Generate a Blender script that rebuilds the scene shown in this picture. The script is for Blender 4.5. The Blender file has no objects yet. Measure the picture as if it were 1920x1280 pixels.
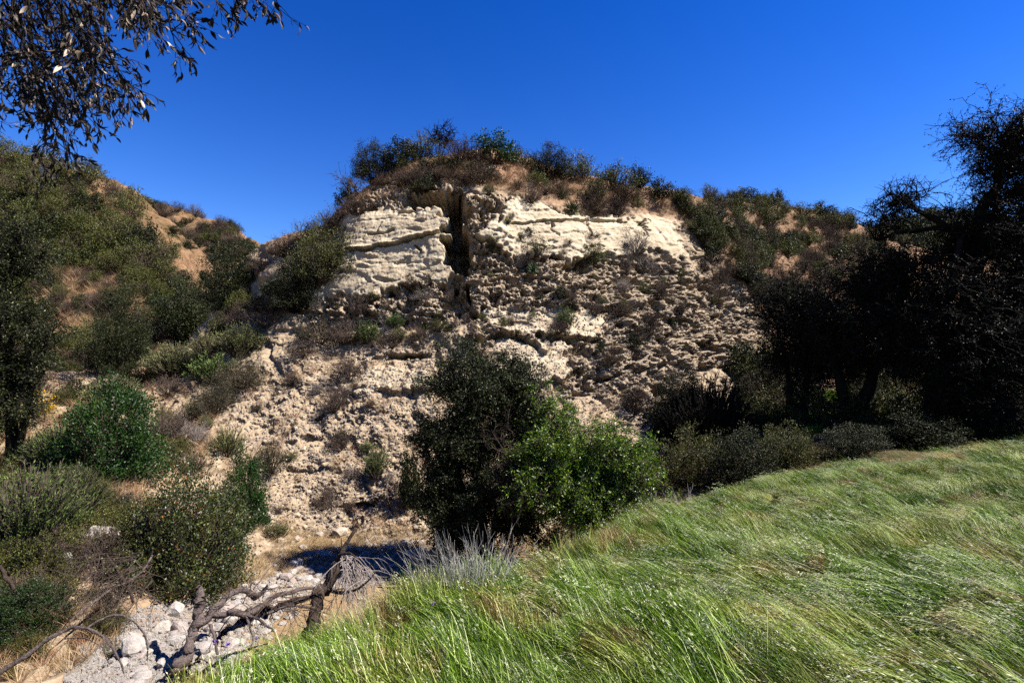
import bpy, math, random
import numpy as np
from mathutils import Vector
from mathutils.bvhtree import BVHTree

# ------------------------------------------------------------------ camera, world, sun, exposure
SC = bpy.context.scene
COL = SC.collection
F = 20.0 / 36.0 * 1920.0                 # focal length in photo pixels
HORIZON = 700.0
PITCH = math.atan((HORIZON - 640.0) / F)
EYE = np.array([0.0, 0.0, 1.7])
cam_d = bpy.data.cameras.new('camera')
cam_d.lens = 20.0
cam_d.sensor_width = 36.0
cam_d.clip_start = 0.05
cam_d.clip_end = 3000.0
cam = bpy.data.objects.new('camera', cam_d)
COL.objects.link(cam)
cam.location = EYE
cam.rotation_euler = (math.pi / 2 + PITCH, 0, 0)
SC.camera = cam

SUN = np.array([0.66, -0.10, 0.80]); SUN /= np.linalg.norm(SUN)
world = bpy.data.worlds.new('World')
SC.world = world
world.use_nodes = True
wn = world.node_tree
wn.nodes.clear()
sky = wn.nodes.new('ShaderNodeTexSky')
sky.sky_type = 'NISHITA'
sky.sun_disc = False
sky.sun_elevation = math.asin(SUN[2])
sky.sun_rotation = math.atan2(SUN[0], SUN[1])
sky.altitude = 600
sky.air_density = 1.2
sky.dust_density = 0.0
sky.ozone_density = 3.2
gm = wn.nodes.new('ShaderNodeGamma')
gm.inputs['Gamma'].default_value = 1.4
hs = wn.nodes.new('ShaderNodeHueSaturation')
hs.inputs['Hue'].default_value = 0.518
hs.inputs['Value'].default_value = 0.53
hs.inputs['Saturation'].default_value = 1.22
bg = wn.nodes.new('ShaderNodeBackground')
bg.inputs['Strength'].default_value = 0.05
wo = wn.nodes.new('ShaderNodeOutputWorld')
wn.links.new(sky.outputs[0], gm.inputs['Color'])
wn.links.new(gm.outputs[0], hs.inputs['Color'])
wn.links.new(hs.outputs[0], bg.inputs['Color'])
wn.links.new(bg.outputs[0], wo.inputs['Surface'])

sun_d = bpy.data.lights.new('sun', 'SUN')
sun_d.energy = 5.0
sun_d.angle = math.radians(0.53)
sun_d.color = (1.0, 0.955, 0.88)
sun_o = bpy.data.objects.new('sun', sun_d)
COL.objects.link(sun_o)
sun_o.rotation_euler = Vector(SUN).to_track_quat('Z', 'Y').to_euler()
sun_o.location = (30, -10, 40)

SC.view_settings.view_transform = 'Standard'
SC.view_settings.look = 'None'
SC.view_settings.exposure = 1.9
SC.view_settings.gamma = 1.0
SC.view_settings.use_curve_mapping = False
SC.render.engine = 'CYCLES'
SC.cycles.max_bounces = 5
SC.cycles.diffuse_bounces = 1
SC.cycles.use_denoising = False
SC.render.filter_size = 1.1
SC.cycles.glossy_bounces = 2
SC.cycles.transmission_bounces = 3
SC.cycles.transparent_max_bounces = 6

RNG = np.random.default_rng(11)
CP, SP = math.cos(PITCH), math.sin(PITCH)


def ray(px, py):
    a = (np.asarray(px, float) - 960.0) / F
    b = (640.0 - np.asarray(py, float)) / F
    d = np.stack([a, CP - b * SP, SP + b * CP], -1)
    return d


def at(px, py, Y):
    d = ray(px, py)
    return EYE + d * (np.asarray(Y, float)[..., None] / d[..., 1:2])


def project(P):
    q = P - EYE
    fwd = q[..., 1] * CP + q[..., 2] * SP
    up = -q[..., 1] * SP + q[..., 2] * CP
    fwd = np.maximum(fwd, 1e-3)
    return 960.0 + F * q[..., 0] / fwd, 640.0 - F * up / fwd


# ------------------------------------------------------------------ numeric noise
_pr = np.random.default_rng(5)
_PERM = _pr.permutation(256).astype(np.int64)
_G = _pr.normal(size=(256, 3)); _G /= np.linalg.norm(_G, axis=1)[:, None]
_G = _G.astype(np.float32)


def _h(i, j, k):
    return _PERM[(_PERM[(_PERM[i & 255] + j) & 255] + k) & 255]


def perlin(p):
    p = np.asarray(p, np.float32)
    fl = np.floor(p)
    i = fl.astype(np.int32); f = p - fl
    x, y, z = f[..., 0], f[..., 1], f[..., 2]
    u = f * f * f * (f * (f * 6 - 15) + 10)
    X0, Y0, Z0 = i[..., 0] & 255, i[..., 1] & 255, i[..., 2] & 255
    hx = (_PERM[X0], _PERM[(X0 + 1) & 255])
    zz = (Z0, Z0 + 1)
    res = []
    for dx in (0, 1):
        for dy in (0, 1):
            hxy = _PERM[(hx[dx] + Y0 + dy) & 255]
            c = []
            for dz in (0, 1):
                h = _PERM[(hxy + zz[dz]) & 255]
                c.append(_GX[h] * (x - dx) + _GY[h] * (y - dy) + _GZ[h] * (z - dz))
            res.append(c[0] + u[..., 2] * (c[1] - c[0]))
    a = res[0] + u[..., 1] * (res[1] - res[0]); b = res[2] + u[..., 1] * (res[3] - res[2])
    return (a + u[..., 0] * (b - a)) * 1.6


_PERM = _PERM.astype(np.int32)
_GX, _GY, _GZ = (np.ascontiguousarray(_G[:, k]) for k in range(3))


def lowf(fn, P, st=6):
    """evaluate a slow noise on every st-th grid point and interpolate"""
    nu, nv = P.shape[:2]
    iu = np.unique(np.r_[np.arange(0, nu, st), nu - 1]); iv = np.unique(np.r_[np.arange(0, nv, st), nv - 1])
    a = fn(P[np.ix_(iu, iv)])
    uu = np.interp(np.arange(nu), iu, np.arange(len(iu))); vv = np.interp(np.arange(nv), iv, np.arange(len(iv)))
    u0 = np.minimum(uu.astype(int), len(iu) - 2); v0 = np.minimum(vv.astype(int), len(iv) - 2)
    fu = (uu - u0)[:, None]; fv = (vv - v0)[None]
    a = a[u0] * (1 - fu) + a[u0 + 1] * fu
    return a[:, v0] * (1 - fv) + a[:, v0 + 1] * fv


def fbm(p, octv=4, gain=0.5):
    a, s, r = 1.0, 0.0, 0.0
    for o in range(octv):
        r = r + a * perlin(p * (2.03 ** o) + 17.3 * o)
        s += a
        a *= gain
    return r / s


def worley(u, v, seed=0):
    iu, iv = np.floor(u).astype(np.int32), np.floor(v).astype(np.int32)
    f1 = np.full(u.shape, 9.0, np.float32); f2 = f1.copy(); cid = f1 * 0; tx = f1 * 0; ty = f1 * 0
    for dx in (-1, 0, 1):
        for dy in (-1, 0, 1):
            h = _h(iu + dx, iv + dy, seed)
            h2 = _h(iu + dx + 71, iv + dy + 13, seed + 3)
            ax = u - (iu + dx + h / 256.0)
            ay = v - (iv + dy + h2 / 256.0)
            d = np.hypot(ax, ay)
            m = d < f1
            f2 = np.where(m, f1, np.minimum(f2, d))
            cid = np.where(m, (h * 7 + h2 * 3) & 255, cid)
            tx = np.where(m, ax, tx); ty = np.where(m, ay, ty)
            f1 = np.where(m, d, f1)
    return f1, f2, cid / 255.0, tx, ty


def blocks(u, v, seed, tilt=0.9, crack=0.35):
    """angular fractured blocks: each cell has its own height and facet tilt"""
    f1, f2, c, tx, ty = worley(u, v, seed)
    c2 = (c * 255 * 37 % 256) / 256.0; c3 = (c * 255 * 91 % 256) / 256.0
    return (c - 0.5) + tilt * ((c2 - 0.5) * tx + (c3 - 0.7) * ty) - crack * sstep(0.10, 0.0, f2 - f1)


def sstep(a, b, x):
    t = np.clip((x - a) / (b - a), 0, 1)
    return t * t * (3 - 2 * t)


def in_poly(px, py, poly):
    r = np.zeros(px.shape, bool)
    n = len(poly)
    for i in range(n):
        x0, y0 = poly[i]; x1, y1 = poly[(i + 1) % n]
        c = ((y0 > py) != (y1 > py)) & (px < (x1 - x0) * (py - y0) / ((y1 - y0) or 1e-9) + x0)
        r ^= c
    return r


def seg_dist(px, py, line):
    d = np.full(px.shape, 1e9); s = np.zeros(px.shape)
    for i in range(len(line) - 1):
        x0, y0 = line[i][:2]; x1, y1 = line[i + 1][:2]
        ex, ey = x1 - x0, y1 - y0
        t = np.clip(((px - x0) * ex + (py - y0) * ey) / (ex * ex + ey * ey), 0, 1)
        qx, qy = px - (x0 + t * ex), py - (y0 + t * ey)
        dd = np.hypot(qx, qy)
        m = dd < d
        d = np.where(m, dd, d)
        s = np.where(m, (ex * (py - y0) - ey * (px - x0)) / math.hypot(ex, ey), s)   # + is below a left-to-right line
    return d, s


# ------------------------------------------------------------------ mesh helpers
def mk_mesh(name, V, faces, mats, mat_idx=None, attrs=None, smooth=False):
    """faces: list of (k, n) int arrays"""
    me = bpy.data.meshes.new(name)
    V = np.asarray(V, np.float32)
    me.vertices.add(len(V))
    me.vertices.foreach_set('co', V.ravel())
    nl = sum(f.size for f in faces); nf = sum(len(f) for f in faces)
    me.loops.add(nl)
    me.polygons.add(nf)
    me.loops.foreach_set('vertex_index', np.concatenate([f.ravel() for f in faces]).astype(np.int32))
    tot = np.concatenate([np.full(len(f), f.shape[1]) for f in faces])
    st = np.concatenate([[0], np.cumsum(tot)[:-1]])
    me.polygons.foreach_set('loop_start', st.astype(np.int32))
    if mat_idx is not None:
        me.polygons.foreach_set('material_index', np.concatenate([np.full(len(f), m) for f, m in zip(faces, mat_idx)]).astype(np.int32))
    me.polygons.foreach_set('use_smooth', np.full(nf, smooth))
    for m in mats:
        me.materials.append(m)
    for k, a in (attrs or {}).items():
        a = np.asarray(a, np.float32)
        if a.ndim == 1:
            at_ = me.attributes.new(k, 'FLOAT', 'POINT'); at_.data.foreach_set('value', a)
        else:
            at_ = me.attributes.new(k, 'FLOAT_COLOR', 'POINT')
            at_.data.foreach_set('color', np.concatenate([a, np.ones((len(a), 1), np.float32)], 1).ravel())
    me.update(calc_edges=True)
    return me


def link(name, me, parent=None, **props):
    o = bpy.data.objects.new(name, me)
    COL.objects.link(o)
    if parent is not None:
        o.parent = parent
    for k, v in props.items():
        if v is not None:
            o[k] = v
    return o


def tubes(P, R, sides=4, off=0):
    """P (k,n,3) polylines, R (k,n) radii -> verts, quads"""
    k, n, _ = P.shape
    T = np.gradient(P, axis=1)
    T /= np.linalg.norm(T, axis=2)[..., None] + 1e-9
    ref = np.where(np.abs(T[..., 2:3]) > 0.8, np.array([1.0, 0, 0]), np.array([0, 0, 1.0]))
    ref = np.repeat(ref[:, :1], n, 1)
    A = np.cross(T, ref); A /= np.linalg.norm(A, axis=2)[..., None] + 1e-9
    B = np.cross(T, A)
    ang = np.arange(sides) / sides * 2 * math.pi
    V = P[:, :, None] + R[:, :, None, None] * (A[:, :, None] * np.cos(ang)[:, None] + B[:, :, None] * np.sin(ang)[:, None])
    idx = np.arange(k * n * sides).reshape(k, n, sides)
    a = idx[:, :-1]; b = idx[:, 1:]
    Q = np.stack([a, np.roll(a, -1, 2), np.roll(b, -1, 2), b], -1).reshape(-1, 4)
    return V.reshape(-1, 3), Q + off


def leaves(pos, d, L, W, tint, rng, fold=0.25):
    """folded two-triangle leaves"""
    k = len(pos)
    d = d / (np.linalg.norm(d, axis=1)[:, None] + 1e-9)
    r = rng.normal(size=(k, 3))
    s = np.cross(d, r); s /= np.linalg.norm(s, axis=1)[:, None] + 1e-9
    n = np.cross(s, d)
    L = np.broadcast_to(L, (k,))[:, None]; W = np.broadcast_to(W, (k,))[:, None]
    base = pos
    tip = pos + d * L - n * L * 0.12
    m = pos + d * L * 0.45 + n * W * fold
    V = np.stack([base, m + s * W * 0.5, tip, m - s * W * 0.5], 1).reshape(-1, 3)
    i = np.arange(k)[:, None] * 4
    Ft = np.concatenate([i + np.array([0, 1, 2]), i + np.array([0, 2, 3])])
    return V, Ft, np.repeat(tint, 4)


def grow(rng, S, D, L, R0, R1, n=5, wander=0.2, bias=(0, 0, 0)):
    k = len(S)
    L = np.broadcast_to(L, (k,)); R0 = np.broadcast_to(R0, (k,)); R1 = np.broadcast_to(R1, (k,))
    P = np.zeros((k, n, 3)); P[:, 0] = S
    d = D / (np.linalg.norm(D, axis=1)[:, None] + 1e-9)
    for i in range(1, n):
        d = d + rng.normal(size=(k, 3)) * wander + np.array(bias)
        d /= np.linalg.norm(d, axis=1)[:, None]
        P[:, i] = P[:, i - 1] + d * (L / (n - 1))[:, None]
    t = np.linspace(0, 1, n)
    R = R0[:, None] * (1 - t) + R1[:, None] * t
    return P, R


def offshoots(rng, P, c, tmin=0.25, tmax=1.0, ang=0.9):
    k, n, _ = P.shape
    t = rng.uniform(tmin, tmax, (k, c)) * (n - 1)
    i = np.minimum(t.astype(int), n - 2); f = (t - i)[..., None]
    kk = np.arange(k)[:, None]
    S = P[kk, i] * (1 - f) + P[kk, i + 1] * f
    T = P[kk, i + 1] - P[kk, i]
    T /= np.linalg.norm(T, axis=2)[..., None] + 1e-9
    r = rng.normal(size=T.shape)
    r -= T * (r * T).sum(-1, keepdims=True)
    r /= np.linalg.norm(r, axis=2)[..., None] + 1e-9
    D = T * math.cos(ang) + r * math.sin(ang)
    return S.reshape(-1, 3), D.reshape(-1, 3), np.repeat(np.arange(k), c)


def catmull(C, t):
    n = len(C)
    t = np.clip(t, 0, n - 1 - 1e-6)
    i = t.astype(int); f = (t - i)[:, None]
    sh = (1,) * (C.ndim - 2)
    f = f.reshape(f.shape[:1] + (1,) * (C.ndim - 1))
    p0 = C[np.maximum(i - 1, 0)]; p1 = C[i]; p2 = C[np.minimum(i + 1, n - 1)]; p3 = C[np.minimum(i + 2, n - 1)]
    return 0.5 * (2 * p1 + (p2 - p0) * f + (2 * p0 - 5 * p1 + 4 * p2 - p3) * f ** 2 + (3 * p1 - p0 - 3 * p2 + p3) * f ** 3)


# ------------------------------------------------------------------ materials
class N:
    def __init__(s, name):
        s.m = bpy.data.materials.new(name); s.m.use_nodes = True
        s.t = s.m.node_tree; s.t.nodes.clear()
        s.out = s.n('ShaderNodeOutputMaterial')

    def n(s, typ, **kw):
        x = s.t.nodes.new(typ)
        for k, v in kw.items():
            setattr(x, k, v)
        return x

    def l(s, a, b):
        s.t.links.new(a, b)

    def ramp(s, fac, stops, interp='LINEAR'):
        r = s.n('ShaderNodeValToRGB'); r.color_ramp.interpolation = interp
        e = r.color_ramp.elements
        while len(e) < len(stops):
            e.new(0.5)
        for i, (p, c) in enumerate(stops):
            e[i].position = p
            e[i].color = (*c, 1) if len(c) == 3 else c
        s.l(fac, r.inputs[0])
        return r.outputs[0]

    def noise(s, scale, detail=6, rough=0.6, vec=None, dist=0.0):
        x = s.n('ShaderNodeTexNoise')
        x.inputs['Scale'].default_value = scale; x.inputs['Detail'].default_value = detail
        x.inputs['Roughness'].default_value = rough; x.inputs['Distortion'].default_value = dist
        if vec is not None:
            s.l(vec, x.inputs['Vector'])
        return x.outputs['Fac']

    def pos(s):
        return s.n('ShaderNodeNewGeometry').outputs['Position']

    def mix(s, fac, a, b, mode='MIX'):
        x = s.n('ShaderNodeMix', data_type='RGBA', blend_type=mode)
        for i, v in ((0, fac), (6, a), (7, b)):
            if isinstance(v, (int, float)):
                x.inputs[i].default_value = v
            elif isinstance(v, tuple):
                x.inputs[i].default_value = (*v, 1)
            else:
                s.l(v, x.inputs[i])
        return x.outputs[2]

    def math(s, op, a, b=None):
        x = s.n('ShaderNodeMath', operation=op)
        for i, v in ((0, a), (1, b)):
            if v is None:
                continue
            if isinstance(v, (int, float)):
                x.inputs[i].default_value = v
            else:
                s.l(v, x.inputs[i])
        return x.outputs[0]

    def attr(s, name):
        x = s.n('ShaderNodeAttribute'); x.attribute_name = name
        return x

    def tone(s, col, k, sat):
        h = s.n('ShaderNodeHueSaturation'); h.inputs['Value'].default_value = k; h.inputs['Saturation'].default_value = sat
        s.l(col, h.inputs['Color'])
        return h.outputs[0]

    def princ(s, col, rough=0.9, bump=None, bump_d=0.05, spec=0.2, bump_s=1.0, k=0.56, sat=1.1):
        col = s.tone(col, k, sat)
        b = s.n('ShaderNodeBsdfPrincipled')
        if isinstance(col, tuple):
            b.inputs['Base Color'].default_value = (*col, 1)
        else:
            s.l(col, b.inputs['Base Color'])
        b.inputs['Roughness'].default_value = rough
        b.inputs['Specular IOR Level'].default_value = spec
        if bump is not None:
            bp = s.n('ShaderNodeBump'); bp.inputs['Distance'].default_value = bump_d
            bp.inputs['Strength'].default_value = bump_s
            s.l(bump, bp.inputs['Height']); s.l(bp.outputs[0], b.inputs['Normal'])
        return b

    def done(s, sh):
        s.l(sh.outputs[0], s.out.inputs['Surface'])
        return s.m


def rock_mat():
    m = N('canyon_rock')
    p = m.pos()
    a = m.attr('rk')
    sep = m.n('ShaderNodeSeparateColor'); m.l(a.outputs['Color'], sep.inputs[0])
    sand, cong, red = sep.outputs
    n1 = m.noise(0.9, 8, 0.65, p); n2 = m.noise(5, 8, 0.7, p); n3 = m.noise(22, 4, 0.6, p)
    soil = m.ramp(n2, [(0.36, (0.17, 0.122, 0.085)), (0.5, (0.34, 0.26, 0.185)), (0.66, (0.46, 0.37, 0.27))])
    soil = m.mix(m.ramp(n1, [(0.42, (0, 0, 0)), (0.66, (0.8, 0.8, 0.8))]), soil, (0.40, 0.31, 0.21))
    mp = m.n('ShaderNodeMapping'); mp.inputs['Rotation'].default_value = (0, 0.1, 0); mp.inputs['Scale'].default_value = (0.35, 0.35, 3.2)
    m.l(p, mp.inputs[0])
    st = m.noise(1.3, 7, 0.65, mp.outputs[0], 0.3)
    sandc = m.ramp(st, [(0.28, (0.36, 0.275, 0.18)), (0.42, (0.55, 0.455, 0.33)), (0.7, (0.66, 0.58, 0.445))])
    sandc = m.mix(m.ramp(n2, [(0.56, (0, 0, 0)), (0.75, (0.5, 0.5, 0.5))]), sandc, (0.36, 0.29, 0.20))
    mp2 = m.n('ShaderNodeMapping'); mp2.inputs['Scale'].default_value = (2.2, 2.2, 0.35); m.l(p, mp2.inputs[0])
    stn = m.noise(1.0, 6, 0.7, mp2.outputs[0], 0.5)
    sandc = m.mix(m.ramp(stn, [(0.52, (0, 0, 0)), (0.68, (0.55, 0.55, 0.55))]), sandc, (0.35, 0.25, 0.155))
    vor = m.n('ShaderNodeTexVoronoi'); vor.inputs['Scale'].default_value = 6.5; m.l(p, vor.inputs['Vector'])
    congc = m.ramp(n2, [(0.36, (0.14, 0.10, 0.07)), (0.5, (0.32, 0.25, 0.18)), (0.66, (0.50, 0.41, 0.31))])
    cell = m.n('ShaderNodeSeparateColor'); m.l(vor.outputs['Color'], cell.inputs[0])
    congc = m.mix(m.ramp(cell.outputs[0], [(0.75, (0, 0, 0)), (0.9, (0.55, 0.55, 0.55))]), congc, (0.42, 0.34, 0.27))
    redc = m.ramp(n2, [(0.3, (0.11, 0.055, 0.035)), (0.5, (0.23, 0.125, 0.075)), (0.75, (0.40, 0.26, 0.16))])
    c = m.mix(m.math('MULTIPLY', sand, m.ramp(n1, [(0.3, (0.45, 0.45, 0.45)), (0.55, (1, 1, 1))])), soil, sandc); c = m.mix(cong, c, congc); c = m.mix(red, c, redc)
    h = m.math('ADD', m.math('MULTIPLY', n2, 0.6), m.math('MULTIPLY', n3, 0.4))
    return m.done(m.princ(c, 0.95, h, 0.06, 0.1, 1.0))


def hill_mat():
    m = N('dry_hillside_soil')
    p = m.pos()
    n1 = m.noise(0.22, 8, 0.65, p); n2 = m.noise(1.6, 10, 0.8, p, 0.5)
    c = m.ramp(n2, [(0.33, (0.11, 0.06, 0.035)), (0.5, (0.24, 0.145, 0.085)), (0.66, (0.42, 0.29, 0.18))])
    c = m.mix(m.ramp(n1, [(0.45, (0, 0, 0)), (0.62, (0.8, 0.8, 0.8))]), c, (0.12, 0.085, 0.04))
    return m.done(m.princ(c, 0.95, n2, 0.3, 0.1))


def floor_mat():
    m = N('wash_sand')
    p = m.pos()
    n1 = m.noise(0.7, 8, 0.65, p); n2 = m.noise(9, 8, 0.75, p); n3 = m.noise(60, 3, 0.6, p)
    c = m.ramp(n2, [(0.3, (0.17, 0.11, 0.06)), (0.5, (0.36, 0.25, 0.15)), (0.72, (0.52, 0.40, 0.27))])
    c = m.mix(m.ramp(n1, [(0.42, (0, 0, 0)), (0.6, (0.75, 0.75, 0.75))]), c, (0.36, 0.25, 0.14))
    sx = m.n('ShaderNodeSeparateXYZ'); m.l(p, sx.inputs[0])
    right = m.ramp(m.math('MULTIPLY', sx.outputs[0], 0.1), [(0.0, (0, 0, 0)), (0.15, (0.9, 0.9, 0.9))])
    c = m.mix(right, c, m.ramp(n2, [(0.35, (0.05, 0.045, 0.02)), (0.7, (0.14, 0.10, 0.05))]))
    h = m.math('ADD', m.math('MULTIPLY', n2, 0.7), m.math('MULTIPLY', n3, 0.3))
    return m.done(m.princ(c, 0.95, h, 0.08, 0.1))


def turf_mat():
    m = N('grass_thatch')
    p = m.pos()
    n2 = m.noise(14, 8, 0.75, p)
    c = m.ramp(n2, [(0.3, (0.015, 0.014, 0.006)), (0.6, (0.05, 0.05, 0.018)), (0.8, (0.11, 0.085, 0.04))])
    return m.done(m.princ(c, 1.0, n2, 0.1, 0.05))


def leaf_mat(name, stops, rough=0.5, transl=0.25, spec=0.35, var=0.25):
    m = N(name)
    t = m.attr('tint').outputs['Fac']
    c = m.ramp(t, stops)
    oi = m.n('ShaderNodeObjectInfo')
    hsv = m.n('ShaderNodeHueSaturation'); m.l(c, hsv.inputs['Color'])
    m.l(m.math('ADD', m.math('MULTIPLY', oi.outputs['Random'], 2 * var), 1 - var), hsv.inputs['Value'])
    m.l(m.math('ADD', m.math('MULTIPLY', oi.outputs['Random'], 0.03), 0.485), hsv.inputs['Hue'])
    b = m.princ(hsv.outputs[0], rough, spec=spec, k=0.66, sat=1.12)
    if transl:
        tr = m.n('ShaderNodeBsdfTranslucent'); m.l(m.tone(hsv.outputs[0], 0.66, 1.12), tr.inputs[0])
        mx = m.n('ShaderNodeMixShader'); mx.inputs[0].default_value = transl
        m.l(b.outputs[0], mx.inputs[1]); m.l(tr.outputs[0], mx.inputs[2])
        return m.done(mx)
    return m.done(b)


def bark_mat(name, c0, c1, scale=12):
    m = N(name)
    tc = m.n('ShaderNodeTexCoord').outputs['Object']
    n = m.noise(scale, 6, 0.7, tc)
    c = m.ramp(n, [(0.3, c0), (0.7, c1)])
    return m.done(m.princ(c, 0.9, n, 0.03, 0.06))


def stone_mat(name, c0, c1, c2):
    m = N(name)
    tc = m.n('ShaderNodeTexCoord').outputs['Object']
    oi = m.n('ShaderNodeObjectInfo').outputs['Random']
    n = m.noise(3.5, 8, 0.7, tc); n2 = m.noise(18, 5, 0.7, tc)
    c = m.ramp(n, [(0.3, c0), (0.55, c1), (0.75, c2)])
    c = m.mix(oi, c, m.mix(0.5, c, (0.30, 0.27, 0.26)))
    return m.done(m.princ(c, 0.85, n2, 0.03, 0.25, k=0.72))


M = {}
M['rock'] = rock_mat()
M['hill'] = hill_mat()
M['floor'] = floor_mat()
M['turf'] = turf_mat()
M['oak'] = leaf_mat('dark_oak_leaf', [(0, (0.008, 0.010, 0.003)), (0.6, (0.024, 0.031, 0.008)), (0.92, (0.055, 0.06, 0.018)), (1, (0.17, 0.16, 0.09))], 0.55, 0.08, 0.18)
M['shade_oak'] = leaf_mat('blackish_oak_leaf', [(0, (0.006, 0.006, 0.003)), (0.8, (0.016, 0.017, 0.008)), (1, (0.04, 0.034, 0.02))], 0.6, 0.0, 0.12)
M['willow'] = leaf_mat('fresh_green_leaf', [(0, (0.012, 0.03, 0.004)), (0.4, (0.065, 0.165, 0.014)), (0.75, (0.21, 0.37, 0.036)), (1, (0.50, 0.56, 0.16))], 0.42, 0.3, 0.4)
M['vine'] = leaf_mat('deep_green_leaf', [(0, (0.008, 0.020, 0.003)), (0.6, (0.018, 0.046, 0.007)), (1, (0.05, 0.105, 0.018))], 0.5, 0.15, 0.25)
M['sage'] = leaf_mat('grey_green_sage_leaf', [(0, (0.06, 0.07, 0.025)), (0.5, (0.19, 0.20, 0.08)), (1, (0.40, 0.40, 0.20))], 0.8, 0.15, 0.15)
M['greensage'] = leaf_mat('green_sage_leaf', [(0, (0.022, 0.04, 0.010)), (0.5, (0.085, 0.12, 0.035)), (1, (0.22, 0.25, 0.10))], 0.8, 0.15, 0.15)
M['olive'] = leaf_mat('olive_leaf', [(0, (0.014, 0.017, 0.002)), (0.5, (0.06, 0.065, 0.010)), (1, (0.19, 0.18, 0.04))], 0.6, 0.15, 0.3)
M['dry'] = leaf_mat('dry_brown_leaf', [(0, (0.04, 0.025, 0.018)), (0.5, (0.11, 0.075, 0.055)), (1, (0.26, 0.20, 0.16))], 0.85, 0.1, 0.1)
M['speckle'] = leaf_mat('mottled_bush_leaf', [(0, (0.012, 0.02, 0.005)), (0.5, (0.05, 0.075, 0.018)), (0.82, (0.15, 0.16, 0.04)), (0.86, (0.30, 0.12, 0.03)), (1, (0.34, 0.20, 0.08))], 0.5, 0.2, 0.4)
M['flower'] = leaf_mat('white_flowered_leaf', [(0, (0.02, 0.022, 0.012)), (0.5, (0.06, 0.055, 0.03)), (0.87, (0.12, 0.10, 0.06)), (0.9, (0.7, 0.62, 0.55)), (1, (0.75, 0.68, 0.6))], 0.8, 0.1, 0.1, 0.1)
M['yellow'] = leaf_mat('yellow_flower_petal', [(0, (0.06, 0.05, 0.01)), (0.45, (0.2, 0.14, 0.02)), (0.55, (0.75, 0.42, 0.02)), (1, (0.85, 0.55, 0.04))], 0.8, 0.1, 0.1, 0.05)
M['yucca'] = leaf_mat('yucca_blade', [(0, (0.02, 0.035, 0.015)), (1, (0.11, 0.15, 0.07))], 0.6, 0.1, 0.3)
M['straw'] = leaf_mat('dry_grass_blade', [(0, (0.20, 0.12, 0.065)), (0.5, (0.42, 0.30, 0.17)), (1, (0.62, 0.49, 0.32))], 0.7, 0.2, 0.2, 0.15)
M['redstraw'] = leaf_mat('russet_grass_blade', [(0, (0.12, 0.055, 0.03)), (0.6, (0.28, 0.15, 0.09)), (1, (0.46, 0.31, 0.20))], 0.7, 0.15, 0.2, 0.15)
M['silver'] = leaf_mat('silver_dead_stem', [(0, (0.20, 0.18, 0.16)), (1, (0.55, 0.52, 0.47))], 0.7, 0.05, 0.2, 0.05)
M['twig'] = bark_mat('grey_twig', (0.045, 0.033, 0.027), (0.14, 0.108, 0.09))
M['paletwig'] = bark_mat('bleached_twig', (0.16, 0.13, 0.115), (0.38, 0.33, 0.30))
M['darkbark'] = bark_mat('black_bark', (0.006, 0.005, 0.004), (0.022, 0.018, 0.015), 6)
M['deadwood'] = bark_mat('weathered_deadwood', (0.03, 0.022, 0.02), (0.21, 0.168, 0.155), 34)
M['burnt'] = bark_mat('dark_snag_wood', (0.02, 0.014, 0.011), (0.09, 0.068, 0.057), 30)
M['overleaf'] = leaf_mat('lit_shaded_overhang_leaf', [(0, (0.008, 0.006, 0.003)), (0.6, (0.022, 0.016, 0.010)), (0.8, (0.12, 0.085, 0.055)), (1, (0.62, 0.48, 0.37))], 0.6, 0.0, 0.25, 0.2)  # near-black and pale stops paint shaded and sunlit leaves
M['stone'] = stone_mat('pale_granite_stone', (0.16, 0.135, 0.115), (0.40, 0.36, 0.32), (0.56, 0.52, 0.47))
M['greystone'] = stone_mat('grey_brown_stone', (0.14, 0.11, 0.09), (0.28, 0.235, 0.19), (0.40, 0.345, 0.285))
M['darkstone'] = stone_mat('dark_brown_stone', (0.06, 0.042, 0.03), (0.14, 0.10, 0.07), (0.22, 0.165, 0.12))
M['pinkstone'] = stone_mat('pinkish_stone', (0.20, 0.15, 0.13), (0.36, 0.29, 0.25), (0.46, 0.39, 0.34))
M['tanstone'] = stone_mat('tan_stone', (0.24, 0.18, 0.125), (0.44, 0.35, 0.25), (0.56, 0.47, 0.36))
M['cragstone'] = stone_mat('pitted_white_rock', (0.05, 0.045, 0.04), (0.42, 0.37, 0.32), (0.66, 0.62, 0.56))


# ------------------------------------------------------------------ terrain sheets
def sheet(cols, nu, nv, back=((0, 7, -0.8), (0, 26, -11))):
    """cols: [(px, [(py, Y), ...])]; returns world grid (nu, nv, 3) and unit normals"""
    C = []
    for px, rows in cols:
        pts = [at(px, py, Y) for py, Y in rows]
        for b in back:
            pts.append(pts[len(rows) - 1] + np.array(b))
        C.append(pts)
    C = np.array(C)                                    # (n, m, 3)
    # even spacing in picture pixels along both directions
    pxs = np.array([c[0] for c in cols], float)
    u = np.interp(np.linspace(pxs[0], pxs[-1], nu), pxs, np.arange(len(cols)))
    m = C.shape[1]
    mid = C[len(cols) // 2]
    _, pyy = project(mid)
    w = np.abs(np.diff(pyy)); w = np.maximum(w, 40); w[-len(back):] = (60, 30)[:len(back)]
    cw = np.concatenate([[0], np.cumsum(w)])
    v = np.interp(np.linspace(0, cw[-1], nv), cw, np.arange(m))
    G = catmull(C, u)                                  # (nu, m, 3)
    G = catmull(np.swapaxes(G, 0, 1), v)               # (nv, nu, 3)
    G = np.swapaxes(G, 0, 1)
    du = np.gradient(G, axis=0); dv = np.gradient(G, axis=1)
    Nn = np.cross(du, dv); Nn /= np.linalg.norm(Nn, axis=2)[..., None] + 1e-9
    return G, Nn


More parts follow.
